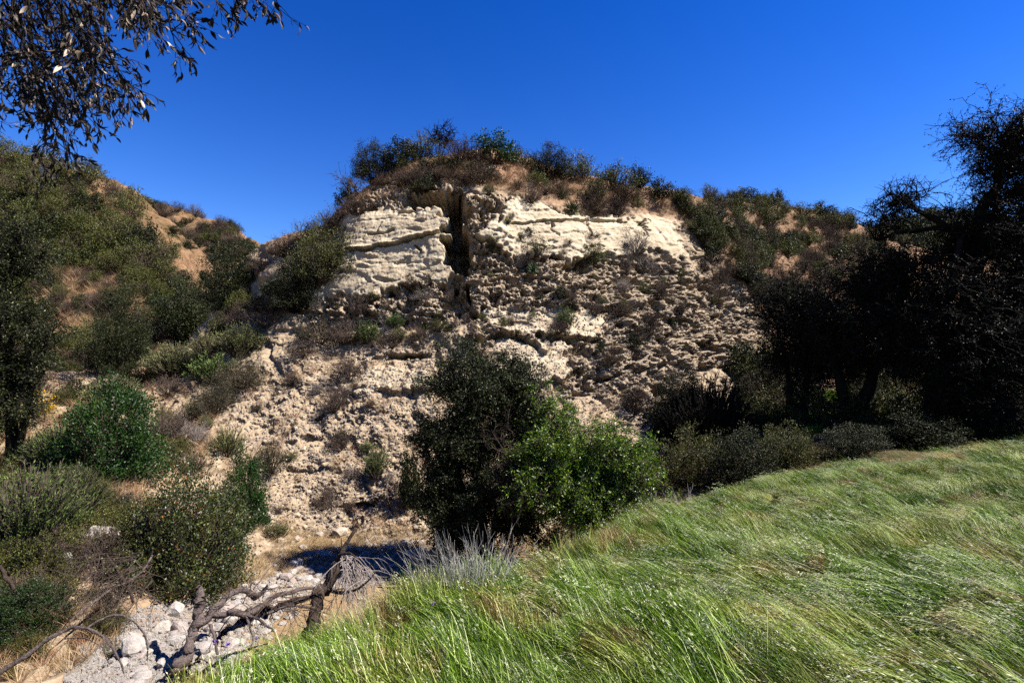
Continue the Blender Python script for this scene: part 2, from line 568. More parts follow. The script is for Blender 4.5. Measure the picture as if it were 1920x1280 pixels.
def grid_faces(nu, nv):
    i = np.arange(nu * nv).reshape(nu, nv)
    return np.stack([i[:-1, :-1], i[1:, :-1], i[1:, 1:], i[:-1, 1:]], -1).reshape(-1, 4)


BLUFF_COLS = [
    (-900, [(1500, 6), (1300, 8), (1100, 11), (980, 14), (900, 17), (830, 20), (760, 24), (700, 29)]),
    (-100, [(1400, 7), (1250, 8.5), (1080, 10.8), (960, 13), (890, 15.5), (830, 18), (780, 21), (720, 26)]),
    (100, [(1400, 7.3), (1220, 9), (1060, 11), (950, 13.2), (880, 15.4), (815, 18), (765, 21), (715, 26)]),
    (250, [(1330, 8), (1170, 10), (1050, 12), (950, 14), (870, 16.6), (800, 19.5), (740, 22.5), (685, 28)]),
    (350, [(1250, 9), (1110, 12), (1020, 13.6), (930, 15.6), (850, 18), (770, 21), (700, 24.5), (640, 30)]),
    (450, [(1150, 11), (1040, 14.8), (960, 16.3), (880, 18), (790, 20.3), (690, 23.5), (590, 27.5), (500, 35)]),
    (520, [(1130, 12), (1020, 16), (950, 17.3), (860, 19), (760, 21.3), (650, 24), (530, 27), (455, 33)]),
    (600, [(1110, 13), (1010, 17), (930, 18.3), (830, 20), (730, 22), (610, 24.5), (490, 26.8), (415, 31)]),
    (660, [(1100, 13.5), (1005, 17.3), (920, 18.6), (810, 20.3), (690, 22.6), (560, 25), (410, 26.6), (362, 29.5)]),
    (760, [(1100, 13.5), (1003, 17.3), (900, 18.8), (790, 20.6), (660, 23.2), (530, 25.2), (388, 26.5), (308, 30)]),
    (850, [(1100, 13.5), (1003, 17.4), (895, 19), (780, 20.9), (650, 23.4), (525, 25.2), (370, 26.6), (296, 30.5)]),
    (950, [(1090, 14), (990, 17.8), (885, 19.5), (770, 21.3), (640, 23.6), (520, 25.4), (372, 27.2), (292, 31.5)]),
    (1100, [(1040, 16), (950, 19.5), (860, 21), (760, 22.5), (630, 24.7), (520, 26.4), (395, 28.5), (332, 33)]),
    (1250, [(960, 19), (870, 23), (800, 24), (720, 25.5), (620, 27.3), (520, 29), (410, 31.5), (365, 36)]),
    (1400, [(900, 23), (815, 27), (760, 28), (700, 29.3), (620, 31), (540, 33), (450, 36), (380, 42)]),
    (1550, [(880, 25), (790, 30), (740, 32), (690, 34), (620, 36), (550, 38.5), (470, 42), (400, 48)]),
    (1700, [(870, 27), (780, 33), (740, 35), (690, 38), (630, 41), (570, 44), (510, 48), (455, 54)]),
    (2000, [(870, 27), (775, 34), (740, 37), (700, 40), (650, 44), (600, 48), (550, 52), (500, 58)]),
    (2900, [(870, 27), (775, 34), (740, 37), (700, 40), (650, 44), (600, 48), (550, 52), (500, 58)]),
]
SAND = [[(650, 408), (700, 398), (760, 386), (840, 376), (842, 515), (800, 530), (700, 548), (600, 560), (555, 545), (650, 500)],
        [(950, 372), (1000, 372), (1060, 402), (1180, 405), (1245, 398), (1285, 445), (1290, 480), (1200, 470), (1100, 482), (1000, 476), (950, 480), (895, 440)],
        [(885, 590), (960, 575), (1060, 580), (1135, 590), (1120, 628), (1050, 628), (960, 618), (885, 612)],
        [(940, 640), (1060, 640), (1080, 700), (1000, 720), (930, 690)],
        [(640, 700), (800, 690), (800, 730), (650, 735)]]
CONG = [[(530, 560), (640, 560), (860, 520), (865, 380), (950, 370), (950, 480), (1100, 480), (1280, 490), (1420, 560), (1400, 680), (1260, 720), (1140, 690), (1140, 590), (1060, 575), (950, 575), (870, 600), (700, 600), (560, 610)],
        [(880, 615), (1130, 632), (1240, 700), (1240, 760), (1060, 740), (1000, 650), (880, 650)],
        [(690, 340), (840, 335), (840, 372), (700, 392), (640, 410)],
        [(1200, 690), (1260, 700), (1250, 800), (1180, 790)]]
TALUS_ROUGH = [[(440, 720), (560, 690), (800, 640), (800, 1000), (500, 980), (430, 880)]]


def build_bluff():
    nu, nv = 1400, 600
    # concentrate samples where the rock is bare
    k = np.array([-900, -100, 250, 450, 1450, 1700, 2900]); dens = np.array([0.03, 0.25, 0.75, 1.25, 1.05, 0.25, 0.04])
    xs = np.linspace(-900, 2900, 4000); cum = np.cumsum(np.interp(xs, k, dens)); cum = (cum - cum[0]) / (cum[-1] - cum[0])
    pu = np.interp(np.linspace(0, 1, nu), cum, xs)
    C = []
    for px, rows in BLUFF_COLS:
        pts = [at(px, py, Y) for py, Y in rows]
        top = pts[-1]
        pts += [top + np.array([0, 7, -0.8]), top + np.array([0, 26, -11])]
        C.append(pts)
    C = np.array(C)
    u = np.interp(pu, [c[0] for c in BLUFF_COLS], np.arange(len(BLUFF_COLS)))
    w = np.array([60, 95, 105, 110, 120, 125, 75, 25, 10.0]); cw = np.concatenate([[0], np.cumsum(w)])
    v = np.interp(np.linspace(0, cw[-1], nv), cw, np.arange(C.shape[1]))
    G = np.swapaxes(catmull(np.swapaxes(catmull(C, u), 0, 1), v), 0, 1)
    P = G
    px, py = project(P)
    du = np.gradient(P, axis=0); dv = np.gradient(P, axis=1)
    n = np.cross(du, dv); n /= np.linalg.norm(n, axis=2)[..., None]
    n[..., 2] *= 0.35
    n /= np.linalg.norm(n, axis=2)[..., None]
    wx = px + 34 * lowf(lambda q: fbm(q * 0.55 + 3, 4), P, 3) + 10 * perlin(P * 3.1) + 6 * perlin(P * 8); wy = py + 22 * lowf(lambda q: fbm(q * 0.55 + 40, 4), P, 3) + 8 * perlin(P * 3.3 + 9) + 5 * perlin(P * 8 + 3)
    X, Y, Z = P[..., 0], P[..., 1], P[..., 2]

    def soft(polys):
        a = np.zeros(px.shape)
        for q in polys:
            a = np.maximum(a, in_poly(wx, wy, q).astype(float))
        for _ in range(2):
            a[1:-1, 1:-1] = (a[:-2, 1:-1] + a[2:, 1:-1] + a[1:-1, :-2] + a[1:-1, 2:] + a[1:-1, 1:-1]) / 5
        return a
    sand = soft(SAND); cong = soft(CONG) * (1 - sand); tal = soft(TALUS_ROUGH)
    # crown of red soil above the cliff edge, and the brushy slope to the right
    crown_line = np.interp(px, [400, 500, 600, 650, 700, 840, 950, 1060, 1180, 1290, 1400, 1500, 1700], [480, 470, 440, 405, 345, 330, 355, 385, 390, 420, 560, 700, 800])
    crown = sstep(12, -12, py + 14 * lowf(lambda q: fbm(q * 0.8 + 7, 3), P, 3) - crown_line)
    sand *= 1 - crown; cong *= 1 - crown
    left = sstep(480, 380, wx)
    red = np.clip(crown * (0.75 + 0.35 * lowf(lambda q: fbm(q * 0.5 + 60, 3), P)), 0, 1)
    red = np.maximum(red, 0.40 * left * sstep(-0.1, 0.25, lowf(lambda q: fbm(q * 0.5 + 11, 3), P)))
    t2 = Z * 1.12
    # --- displacement
    d = 0.9 * lowf(lambda q: fbm(q * 0.16 + 5, 3), P, 10) * (1 - 0.6 * sand) + 0.28 * fbm(P * 0.8, 4) * (1 - 0.75 * sand)
    # strata ledges: saw profile with a sharp lower lip
    hh = Z - 0.085 * X + 0.35 * lowf(lambda q: fbm(q * 0.35 + 80, 3), P)
    for per, amp, sd in ((1.45, 0.22, 1), (0.62, 0.10, 2), (0.27, 0.045, 3)):
        q = hh / per + 0.25 * perlin(P * (0.7 / per) * 0.6 + sd * 9)
        fr = q - np.floor(q)
        saw = np.where(fr < 0.12, fr / 0.12, 1 - (fr - 0.12) / 0.88)
        gate = sstep(-0.15, 0.35, perlin(np.stack([X / per * 0.35, np.floor(q) * 3.7, Y * 0.1 + sd], -1)))
        d += amp * (saw - 0.5) * gate * (cong * 1.0 + 0.12 * sand * (per < 1) + (1 - cong - sand).clip(0, 1) * 0.6 * (1 - crown))
    # conglomerate lumps and pits
    uu = X + 0.25 * Y + 0.25 * perlin(P * 1.7 + 33); vv = t2 * 1.15 + 0.25 * perlin(P * 1.7 + 66)
    wu = 0.35 * lowf(lambda q: perlin(q * 0.9 + 5), P, 2); wv = 0.25 * lowf(lambda q: perlin(q * 0.9 + 55), P, 2)
    uu = X + 0.3 * Y + wu + 0.06 * perlin(P * 6); vv = Z - 0.10 * X + wv + 0.05 * perlin(P * 6 + 20)
    lump = 0.20 * blocks(uu / 1.3, vv / 0.42, 1, 0.8, 0.2) + 0.13 * blocks(uu / 0.36 + 3, vv / 0.16, 2, 1.2) + 0.10 * blocks(uu / 0.14, vv / 0.09, 5, 1.2) + 0.08 * perlin(P * 12)
    rough = np.clip(cong * 1.0 + (1 - sand - cong).clip(0, 1) * (0.20 + 0.28 * lowf(lambda q: fbm(q * 0.6 + 21, 3), P)) * (1 - 0.1 * crown) + 0.15 * tal, 0, 1.1) * (1 - 0.35 * left)
    d += lump * rough
    pits = sstep(0.25, 0.5, perlin(P * np.array([1.0, 1.0, 1.7]) + 101)) * 0.35 + sstep(0.28, 0.5, perlin(P * np.array([2.4, 2.4, 4]) + 51)) * 0.16
    pits = pits + 0.45 * sstep(0.36, 0.5, perlin(P * np.array([1.7, 1.7, 2.6]) + 151)) + 0.25 * sstep(0.34, 0.46, perlin(P * np.array([4.5, 4.5, 6]) + 171))
    d -= pits * (0.25 + cong) * (1 - sand) * (1 - crown * 0.3)
    d += rough * 0.07 * fbm(P * 5.5, 3) + 0.02 * fbm(P * 9, 2)
    # sandstone: soft bedding, a few holes
    d += sand * (0.05 * fbm(P * np.array([1, 1, 4.0]) * 0.9, 4) + 0.03 * fbm(P * 4.0, 3) - 0.10 * sstep(0.46, 0.56, perlin(P * np.array([0.8, 0.8, 2.6]) + 12)))
    d += sand * (0.10 * blocks((uu + 0.8 * wu) / 3.1, vv / 1.05, 12, 0.5, 0.6) + 0.035 * blocks((uu + wu) / 1.6, vv / 0.36, 14, 0.8, 0.5) + 0.025 * blocks(uu / 0.35, vv / 0.12, 16, 0.8, 0.4))
    d += 0.08 * sand
    # named features, in photo pixels on the rock
    ax = px + 26 * fbm(P * 1.1 + 9, 3) + 6 * perlin(P * 3.1 + 2) + 3 * perlin(P * 7); ay = py + 6 * fbm(P * 1.2 + 19, 3)

    def groove(line, wid, dep, lip=0.0):
        dd, s = seg_dist(ax, ay, line)
        g = sstep(wid, wid * 0.35, dd)
        out = -dep * g
        if lip:
            out = out + lip * sstep(-wid * 3.5, -wid * 0.8, s) * sstep(wid * 0.2, -wid * 0.6, s) * (dd < wid * 4)
        return out
    cl = np.maximum.reduce([in_poly(ax, ay, q).astype(float) for q in (
        [(848, 368), (853, 354), (860, 356), (862, 366), (870, 370), (874, 392), (881, 400), (876, 432), (883, 440), (876, 470), (879, 494), (868, 513), (848, 508), (835, 486), (842, 470), (834, 462), (840, 436), (830, 428), (838, 410), (822, 402), (836, 392), (832, 376)],
        [(870, 534), (884, 537), (881, 568), (873, 566)], [(884, 588), (897, 590), (895, 603), (886, 602)])])
    for _ in range(1):
        cl[1:-1, 1:-1] = (cl[:-2, 1:-1] + cl[2:, 1:-1] + cl[1:-1, :-2] + cl[1:-1, 2:] + cl[1:-1, 1:-1]) / 5
    d -= 3.2 * cl
    oh = in_poly(ax, ay, [(771, 370), (798, 364), (836, 367), (836, 392), (802, 386), (776, 393)]).astype(float)
    d -= 1.3 * oh
    blk = sstep(868, 880, ax) * sstep(985, 925, ax) * sstep(345, 375, ay) * sstep(520, 480, ay)
    d += 0.55 * blk
    d += groove([(655, 474), (700, 468), (760, 452), (800, 444), (838, 436)], 3.4, 0.55, 0.22)
    d += groove([(772, 366), (800, 358), (838, 360)], 8, -0.35)
    d += groove([(770, 362), (775, 388)], 7, 0.7)
    d += groove([(965, 420), (1030, 414), (1100, 410), (1160, 412)], 2.6, 0.22, 0.1)
    d += groove([(700, 440), (735, 432)], 2.6, 0.3); d += groove([(750, 398), (770, 396)], 3, 0.3)
    d += groove([(780, 462), (790, 470)], 4, 0.4)
    d += groove([(1035, 415), (1045, 440)], 3, 0.3); d += groove([(1104, 408), (1112, 438)], 4, 0.4); d += groove([(1210, 410), (1214, 440)], 4, 0.5)
    d += groove([(900, 640), (960, 630), (1010, 655)], 6, 0.5, 0.2)
    d += groove([(1030, 632), (1080, 636), (1130, 640)], 5, 0.4, 0.2)
    d += groove([(720, 665), (760, 660), (785, 662)], 6, 0.6, 0.2)
    d += groove([(650, 948), (690, 946), (700, 940)], 6, 0.55, 0.15)
    d += groove([(560, 580), (640, 590), (700, 560)], 4, 0.3, 0.15)
    d += groove([(930, 400), (935, 420)], 6, 0.4); d += groove([(905, 398), (915, 406)], 6, 0.4)
    # gullies running down the talus
    gl = np.abs(lowf(lambda q: fbm(np.stack([q[..., 0] * 0.45 + 0.25 * q[..., 2], q[..., 1] * 0.15, q[..., 2] * 0.30], -1) + 4, 4), P, 2))
    d -= 0.20 * sstep(0.22, 0.0, gl) * (1 - sand) * (1 - 0.5 * cong) * sstep(0.3, 0.9, 1 - crown)
    d *= sstep(0, 0.06, np.broadcast_to(np.linspace(0, 1, nv)[None], px.shape))
    P = P + n * d[..., None]
    yel = in_poly(wx, wy * 1.0, [(690, 752), (790, 750), (800, 768), (690, 768)]).astype(float)
    rk = np.stack([sand * (0.72 + 0.28 * sstep(660, 300, py)), cong * 0.9, np.clip(red + 0.0 * yel, 0, 1)], -1).reshape(-1, 3)
    me = mk_mesh('sandstone_bluff', P.reshape(-1, 3), [grid_faces(nu, nv)], [M['rock']], attrs={'rk': rk}, smooth=True)
    return link('sandstone_bluff', me, kind='structure', label='pale eroded sandstone and conglomerate bluff with a dark vertical cleft')


BLUFF = build_bluff()


def build_hill(name, label, cols, nu, nv, amp, seed):
    G, n = sheet(cols, nu, nv, back=((0, 12, -2), (0, 45, -22)))
    d = amp * fbm(G * 0.06 + seed, 4) + amp * 0.35 * fbm(G * 0.3 + seed, 4) + 0.25 * fbm(G * 1.3, 3)
    gl = np.abs(fbm(np.stack([G[..., 0] * 0.16, G[..., 1] * 0.05, G[..., 2] * 0.05], -1) + seed * 2, 3))
    d -= amp * 0.7 * sstep(0.2, 0, gl)
    G = G + n * d[..., None]
    me = mk_mesh(name, G.reshape(-1, 3), [grid_faces(nu, nv)], [M['hill']], smooth=True)
    return link(name, me, kind='structure', label=label)


NEAR_HILL = build_hill('brushy_hill', 'near brush covered hillside left of the gully', [
    (-1400, [(900, 20), (760, 27), (600, 34), (420, 42), (200, 52)]),
    (-400, [(900, 22), (770, 28), (620, 35), (450, 43), (255, 53)]),
    (0, [(900, 23), (775, 29), (620, 36), (450, 43), (288, 52)]),
    (100, [(900, 23), (780, 29), (630, 36), (470, 43), (300, 52)]),
    (180, [(900, 24), (780, 29), (640, 36), (490, 43), (328, 52)]),
    (250, [(900, 24), (780, 30), (660, 36), (530, 42), (395, 50)]),
    (310, [(900, 24), (790, 30), (690, 35), (590, 41), (480, 48)]),
    (370, [(900, 25), (800, 30), (720, 35), (640, 40), (560, 46)]),
    (440, [(900, 25), (820, 30), (760, 34), (700, 38), (640, 44)]),
    (600, [(900, 25), (850, 30), (810, 34), (780, 38), (750, 44)])], 260, 130, 1.1, 3)
FAR_HILL = build_hill('far_hill', 'far tan hillside behind the gully', [
    (-900, [(800, 45), (650, 60), (500, 75), (380, 88), (250, 100)]),
    (0, [(800, 45), (650, 60), (500, 75), (400, 88), (330, 100)]),
    (180, [(800, 45), (650, 58), (520, 72), (420, 84), (335, 96)]),
    (260, [(800, 45), (650, 58), (540, 70), (450, 80), (374, 92)]),
    (340, [(800, 44), (650, 57), (550, 68), (465, 78), (396, 88)]),
    (420, [(800, 43), (660, 55), (570, 64), (490, 74), (416, 84)]),
    (460, [(800, 43), (670, 54), (590, 62), (520, 71), (436, 82)]),
    (495, [(800, 43), (680, 53), (610, 60), (550, 68), (468, 80)]),
    (560, [(800, 43), (700, 52), (640, 58), (590, 66), (520, 78)]),
    (700, [(800, 43), (730, 52), (690, 58), (650, 66), (600, 78)]),
    (1000, [(800, 43), (760, 52), (740, 58), (720, 66), (690, 78)])], 240, 120, 1.5, 8)
RIGHT_HILL = build_hill('wooded_hill', 'dark hillside behind the big oaks', [
    (1500, [(800, 36), (700, 44), (620, 54), (560, 66), (500, 80)]),
    (1650, [(800, 36), (690, 44), (600, 54), (520, 66), (440, 80)]),
    (1760, [(800, 36), (690, 44), (580, 54), (490, 66), (405, 80)]),
    (1900, [(800, 36), (680, 44), (570, 54), (480, 66), (420, 80)]),
    (2300, [(800, 36), (680, 44), (560, 54), (460, 66), (380, 80)]),
    (3400, [(800, 36), (680, 44), (560, 54), (460, 66), (380, 80)])], 120, 70, 1.5, 15)


def floor_z(X, Y):
    P = np.stack([X, Y, 0 * X], -1)
    z = -3.3 + 2.75 * sstep(0, 1, (X + 2) / 14)
    return z + 0.22 * fbm(P * 0.35 + 2, 3) + 0.06 * fbm(P * 1.5, 3)


def build_floor():
    xs = np.concatenate([[-900, -300, -120, -60], np.linspace(-30, 45, 300), [70, 130, 300, 900]])
    ys = np.concatenate([[-900, -300, -100, -40], np.linspace(-15, 34, 220), [50, 90, 200, 450, 900]])
    X, Y = np.meshgrid(xs, ys, indexing='ij')
    Z = floor_z(X, Y)
    Z = np.where((Y > 40) | (Y < -30) | (np.abs(X) > 55), -3.3, Z)
    P = np.stack([X, Y, Z], -1)
    me = mk_mesh('wash_floor', P.reshape(-1, 3), [grid_faces(*X.shape)], [M['floor']], smooth=True)
    return link('ground', me, kind='structure', label='sandy canyon floor and dry wash bed')


FLOOR = build_floor()
EDGE = [(-3.6, -12.0), (-2.9, -2.0), (-2.6, 1.5), (-2.4, 3.2), (-2.15, 4.3), (-1.8, 5.1), (-1.3, 5.9), (-0.7, 6.5), (0.2, 7.2), (1.5, 9.0), (2.7, 10.7), (4.2, 12.2), (6.3, 13.8), (8.5, 15.2), (12.5, 17.2), (17.5, 19.2), (26, 21.5), (60, 24)]


def edge_signed(X, Y):
    d, s = seg_dist(X, Y, EDGE)
    return np.where(s > 0, d, -d)     # positive = beyond the edge (towards the wash)


def bank_z(X, Y):
    P = np.stack([X, Y, 0 * X], -1)
    z = -0.12 * Y + 0.095 * X
    z = np.where(Y < 0, 0.095 * X * np.exp(Y / 15.0), z)
    z = z + 0.16 * fbm(P * 0.45 + 9, 3) + 0.06 * perlin(P * 1.6) + 0.05 * perlin(P * 3.7)
    e = edge_signed(X, Y)
    z = z + 0.12 * sstep(-2.5, -0.5, e) - 0.95 * np.maximum(e, 0) - 0.30 * sstep(-0.5, 0.6, e)
    return z


def build_bank():
    xs = np.concatenate([np.linspace(-12, 22, 240), np.linspace(22.5, 60, 40)])
    ys = np.linspace(-14, 28, 260)
    X, Y = np.meshgrid(xs, ys, indexing='ij')
    Z = np.maximum(bank_z(X, Y), floor_z(X, Y) - 0.6)
    P = np.stack([X, Y, Z], -1)
    me = mk_mesh('grassy_bank', P.reshape(-1, 3), [grid_faces(*X.shape)], [M['turf']], smooth=True)
    return link('grassy_bank', me, kind='structure', label='grassy bank sloping to the dry wash')


BANK = build_bank()
bpy.context.view_layer.update()
DG = bpy.context.evaluated_depsgraph_get()
TREES = {o.name: BVHTree.FromObject(o, DG) for o in (BLUFF, NEAR_HILL, FAR_HILL, RIGHT_HILL, FLOOR, BANK)}


def hit(px, py, only=None):
    d = ray(px, py); best = None
    for k, t in TREES.items():
        if only and k not in only:
            continue
        loc, nn, i, dist = t.ray_cast(Vector(EYE), Vector(d).normalized())
        if loc is not None and (best is None or dist < best[1]):
            best = (loc, dist, nn, k)
    return best


def drop(X, Y, only=None):
    best = None
    for k, t in TREES.items():
        if only and k not in only:
            continue
        loc, nn, i, dist = t.ray_cast(Vector((X, Y, 60)), Vector((0, 0, -1)))
        if loc is not None and (best is None or loc.z > best):
            best = loc.z
    return best if best is not None else -3.3



# ------------------------------------------------------------------ shrub prototypes (unit width about 1)
def dome_pts(rng, k, h, inner=0.3, low=-0.05):
    z = rng.uniform(low, 1, k); a = rng.uniform(0, 2 * math.pi, k)
    r = np.sqrt(np.clip(1 - z * z, 0, 1))
    d = np.stack([r * np.cos(a), r * np.sin(a), z], 1)
    rad = np.where(rng.random(k) < inner, rng.uniform(0.35, 0.8, k), rng.uniform(0.75, 1.08, k))
    return d * rad[:, None] * np.array([0.5, 0.5, h]) + np.array([0, 0, 0.06]), d


def shrub_parts(seed, nclump, nleaf, L, W, h=0.85, sig=0.07, up=0.4, rnd=0.7, twigs=3, tw_r=0.006, lowz=-0.05, tw_len=0.2):
    rng = np.random.default_rng(seed)
    C, D = dome_pts(rng, nclump, h, low=lowz)
    lobes = rng.normal(size=(7, 3)); lobes /= np.linalg.norm(lobes, axis=1)[:, None]
    bump = 1 + 0.22 * np.max(D @ lobes.T, 1) - 0.18 * rng.random(nclump)
    C[:, :2] *= bump[:, None]; C[:, 2] *= bump
    S = np.zeros_like(C); S[:, :2] = C[:, :2] * 0.12; S[:, 2] = -0.10
    mid = C * 0.5; mid[:, 2] *= 0.7; mid += rng.normal(size=C.shape) * 0.03
    q = np.linspace(0, 1, 5)[None, :, None]
    P = S[:, None] * (1 - q) ** 2 + 2 * mid[:, None] * q * (1 - q) + C[:, None] * q ** 2
    R = np.linspace(1, 0.3, 5)[None] * tw_r * 2 * np.ones((nclump, 1))
    V1, F1 = tubes(P, R, 3)
    S2, D2, _ = offshoots(rng, P, twigs, 0.5, 1.0, 0.7)
    P2, R2 = grow(rng, S2, D2 + np.array([0, 0, up * 0.6]), rng.uniform(0.5, 1.2, len(S2)) * tw_len, tw_r, tw_r * 0.3, 4, 0.25)
    V2, F2 = tubes(P2, R2, 3, len(V1))
    k = nleaf
    src = rng.integers(0, nclump, k)
    pos = C[src] + rng.normal(size=(k, 3)) * sig
    half = k // 3
    j = rng.integers(0, len(P2), half); pp = rng.integers(1, 4, half)
    pos[:half] = P2[j, pp] + rng.normal(size=(half, 3)) * sig * 0.25
    pos[:, 2] = np.maximum(pos[:, 2], 0.0)
    d = D[src] * 0.6 + np.array([0, 0, up]) + rng.normal(size=(k, 3)) * rnd
    tint = np.clip(rng.beta(2, 2.2, k) * 0.8 + 0.25 * rng.random(nclump)[src] - 0.05, 0, 1)
    VL, FL, T = leaves(pos, d, L * rng.uniform(0.7, 1.3, k), W * rng.uniform(0.7, 1.3, k), tint, rng)
    return (np.concatenate([V1, V2]), np.concatenate([F1, F2])), (VL, FL, T)


def plume_parts(seed, n, L, W, h=0.8, spread=0.5, curve=0.3, per=14):
    """many upright wand shoots with short leaves along them (sage, brush)"""
    rng = np.random.default_rng(seed)
    a = rng.uniform(0, 2 * math.pi, n); r = np.sqrt(rng.random(n)) * spread
    S = np.stack([r * 0.35 * np.cos(a), r * 0.35 * np.sin(a), np.full(n, -0.06)], 1)
    tgt = np.stack([r * np.cos(a), r * np.sin(a), h * (1 - 0.55 * (r / spread) ** 2) * rng.uniform(0.6, 1.12, n)], 1)
    P, R = grow(rng, S, tgt - S, np.linalg.norm(tgt - S, axis=1) * 1.03, 0.008, 0.003, 6, 0.10, (0, 0, 0.03))
    V1, F1 = tubes(P, R, 3)
    t = rng.uniform(1.8, 4.99, (n, per)); i = t.astype(int); f = (t - i)[..., None]
    kk = np.arange(n)[:, None]
    pos = (P[kk, i] * (1 - f) + P[kk, i + 1] * f).reshape(-1, 3)
    T_ = (P[kk, i + 1] - P[kk, i]).reshape(-1, 3); T_ /= np.linalg.norm(T_, axis=1)[:, None] + 1e-9
    d = T_ + rng.normal(size=pos.shape) * 0.45
    k = len(pos)
    tint = np.clip(0.25 + 0.6 * (t.reshape(-1) - 1.8) / 3.2 * rng.random(k) + 0.15 * rng.random(n)[np.repeat(np.arange(n), per)], 0, 1)
    VL, FL, TT = leaves(pos, d, L * rng.uniform(0.7, 1.3, k), W, tint, rng)
    return (V1, F1), (VL, FL, TT)


def yucca_parts(seed, n=110):
    rng = np.random.default_rng(seed)
    z = rng.uniform(-0.15, 1, n); a = rng.uniform(0, 2 * math.pi, n); r = np.sqrt(1 - z * z)
    D = np.stack([r * np.cos(a), r * np.sin(a), z], 1)
    V, Fq, T = leaves(np.tile([0, 0, 0.08], (n, 1)) + D * 0.03, D + rng.normal(size=(n, 3)) * 0.08, 0.5 * rng.uniform(0.8, 1.1, n), 0.035, rng.random(n), rng, 0.3)
    P, R = grow(rng, np.array([[0, 0, -0.15]]), np.array([[0, 0, 1.0]]), 0.3, 0.05, 0.03, 4, 0.0)
    return tubes(P, R, 5), (V, Fq, T)


def proto_mesh(name, parts, leafmat, twigmat):
    (V1, F1), (VL, FL, T) = parts
    V = np.concatenate([V1, VL])
    tint = np.concatenate([np.full(len(V1), 0.3), T])
    return mk_mesh(name, V, [F1, FL + len(V1)], [twigmat, leafmat], [0, 1], {'tint': tint})


def proto_pair(name, parts, leafmat, twigmat):
    (V1, F1), (VL, FL, T) = parts
    return (mk_mesh(name + '_stems', V1, [F1], [twigmat]), mk_mesh(name + '_foliage', VL, [FL], [leafmat], None, {'tint': T}))


SMALL = {}
for kind, mk in {
    'oak': lambda s: (shrub_parts(s, 60, 2600, 0.055, 0.036, 0.8), 'oak', 'darkbark'),
    'green': lambda s: (shrub_parts(s, 60, 2600, 0.055, 0.034, 0.75), 'vine', 'twig'),
    'olive': lambda s: (shrub_parts(s, 60, 2400, 0.05, 0.026, 0.7, up=0.8), 'olive', 'twig'),
    'dry': lambda s: (shrub_parts(s, 85, 1100, 0.045, 0.016, 0.75, up=0.9, twigs=7, tw_r=0.005, tw_len=0.26), 'dry', 'twig'),
    'pale': lambda s: (shrub_parts(s, 70, 500, 0.045, 0.014, 0.7, up=0.9, twigs=8, tw_r=0.005, tw_len=0.28), 'dry', 'paletwig'),
    'sage': lambda s: (plume_parts(s, 150, 0.07, 0.014, 0.75), 'sage', 'twig'),
    'greensage': lambda s: (plume_parts(s, 150, 0.075, 0.016, 0.75), 'greensage', 'twig'),
    'flower': lambda s: (shrub_parts(s, 65, 2000, 0.045, 0.026, 0.75, up=0.8), 'flower', 'twig'),
    'yellow': lambda s: (shrub_parts(s, 40, 1100, 0.05, 0.05, 0.6, up=0.8), 'yellow', 'twig'),
    'yucca': lambda s: (yucca_parts(s), 'yucca', 'twig'),
}.items():
    SMALL[kind] = []
    for v in range(3):
        pt, lm, tm = mk(100 + v * 7 + len(kind))
        SMALL[kind].append(proto_mesh(kind + '_shrub', pt, M[lm], M[tm]))

LARGE = {}


def large(kind):
    if kind not in LARGE:
        pt, lm, tm = {
            'oak': lambda: (shrub_parts(31, 170, 15000, 0.024, 0.015, 0.85, sig=0.05, twigs=4, tw_r=0.003), 'oak', 'darkbark'),
            'green': lambda: (shrub_parts(32, 160, 16000, 0.028, 0.019, 0.85, sig=0.05, twigs=4, tw_r=0.003), 'vine', 'twig'),
            'olive': lambda: (shrub_parts(33, 160, 11000, 0.030, 0.013, 0.8, sig=0.05, up=0.9, twigs=5, tw_r=0.003), 'olive', 'twig'),
            'dry': lambda: (shrub_parts(34, 190, 3500, 0.024, 0.009, 0.8, up=0.8, twigs=9, tw_r=0.0035, tw_len=0.2), 'dry', 'twig'),
            'speckle': lambda: (shrub_parts(35, 190, 21000, 0.026, 0.016, 1.05, sig=0.055, up=0.8, twigs=8, tw_r=0.003, lowz=0.0), 'speckle', 'twig'),
            'sage': lambda: (plume_parts(36, 600, 0.040, 0.007, 0.72, per=20), 'sage', 'twig'),
            'greensage': lambda: (plume_parts(37, 600, 0.042, 0.008, 0.72, per=20), 'greensage', 'twig'),
            'flower': lambda: (shrub_parts(38, 150, 7000, 0.024, 0.014, 0.8, up=0.8, twigs=6, tw_r=0.003), 'flower', 'twig'),
            'brush': lambda: (plume_parts(39, 700, 0.035, 0.006, 0.85, per=16), 'shade_oak', 'darkbark'),
        }[kind]()
        LARGE[kind] = proto_pair(kind + '_shrub', pt, M[lm], M[tm])
    return LARGE[kind]


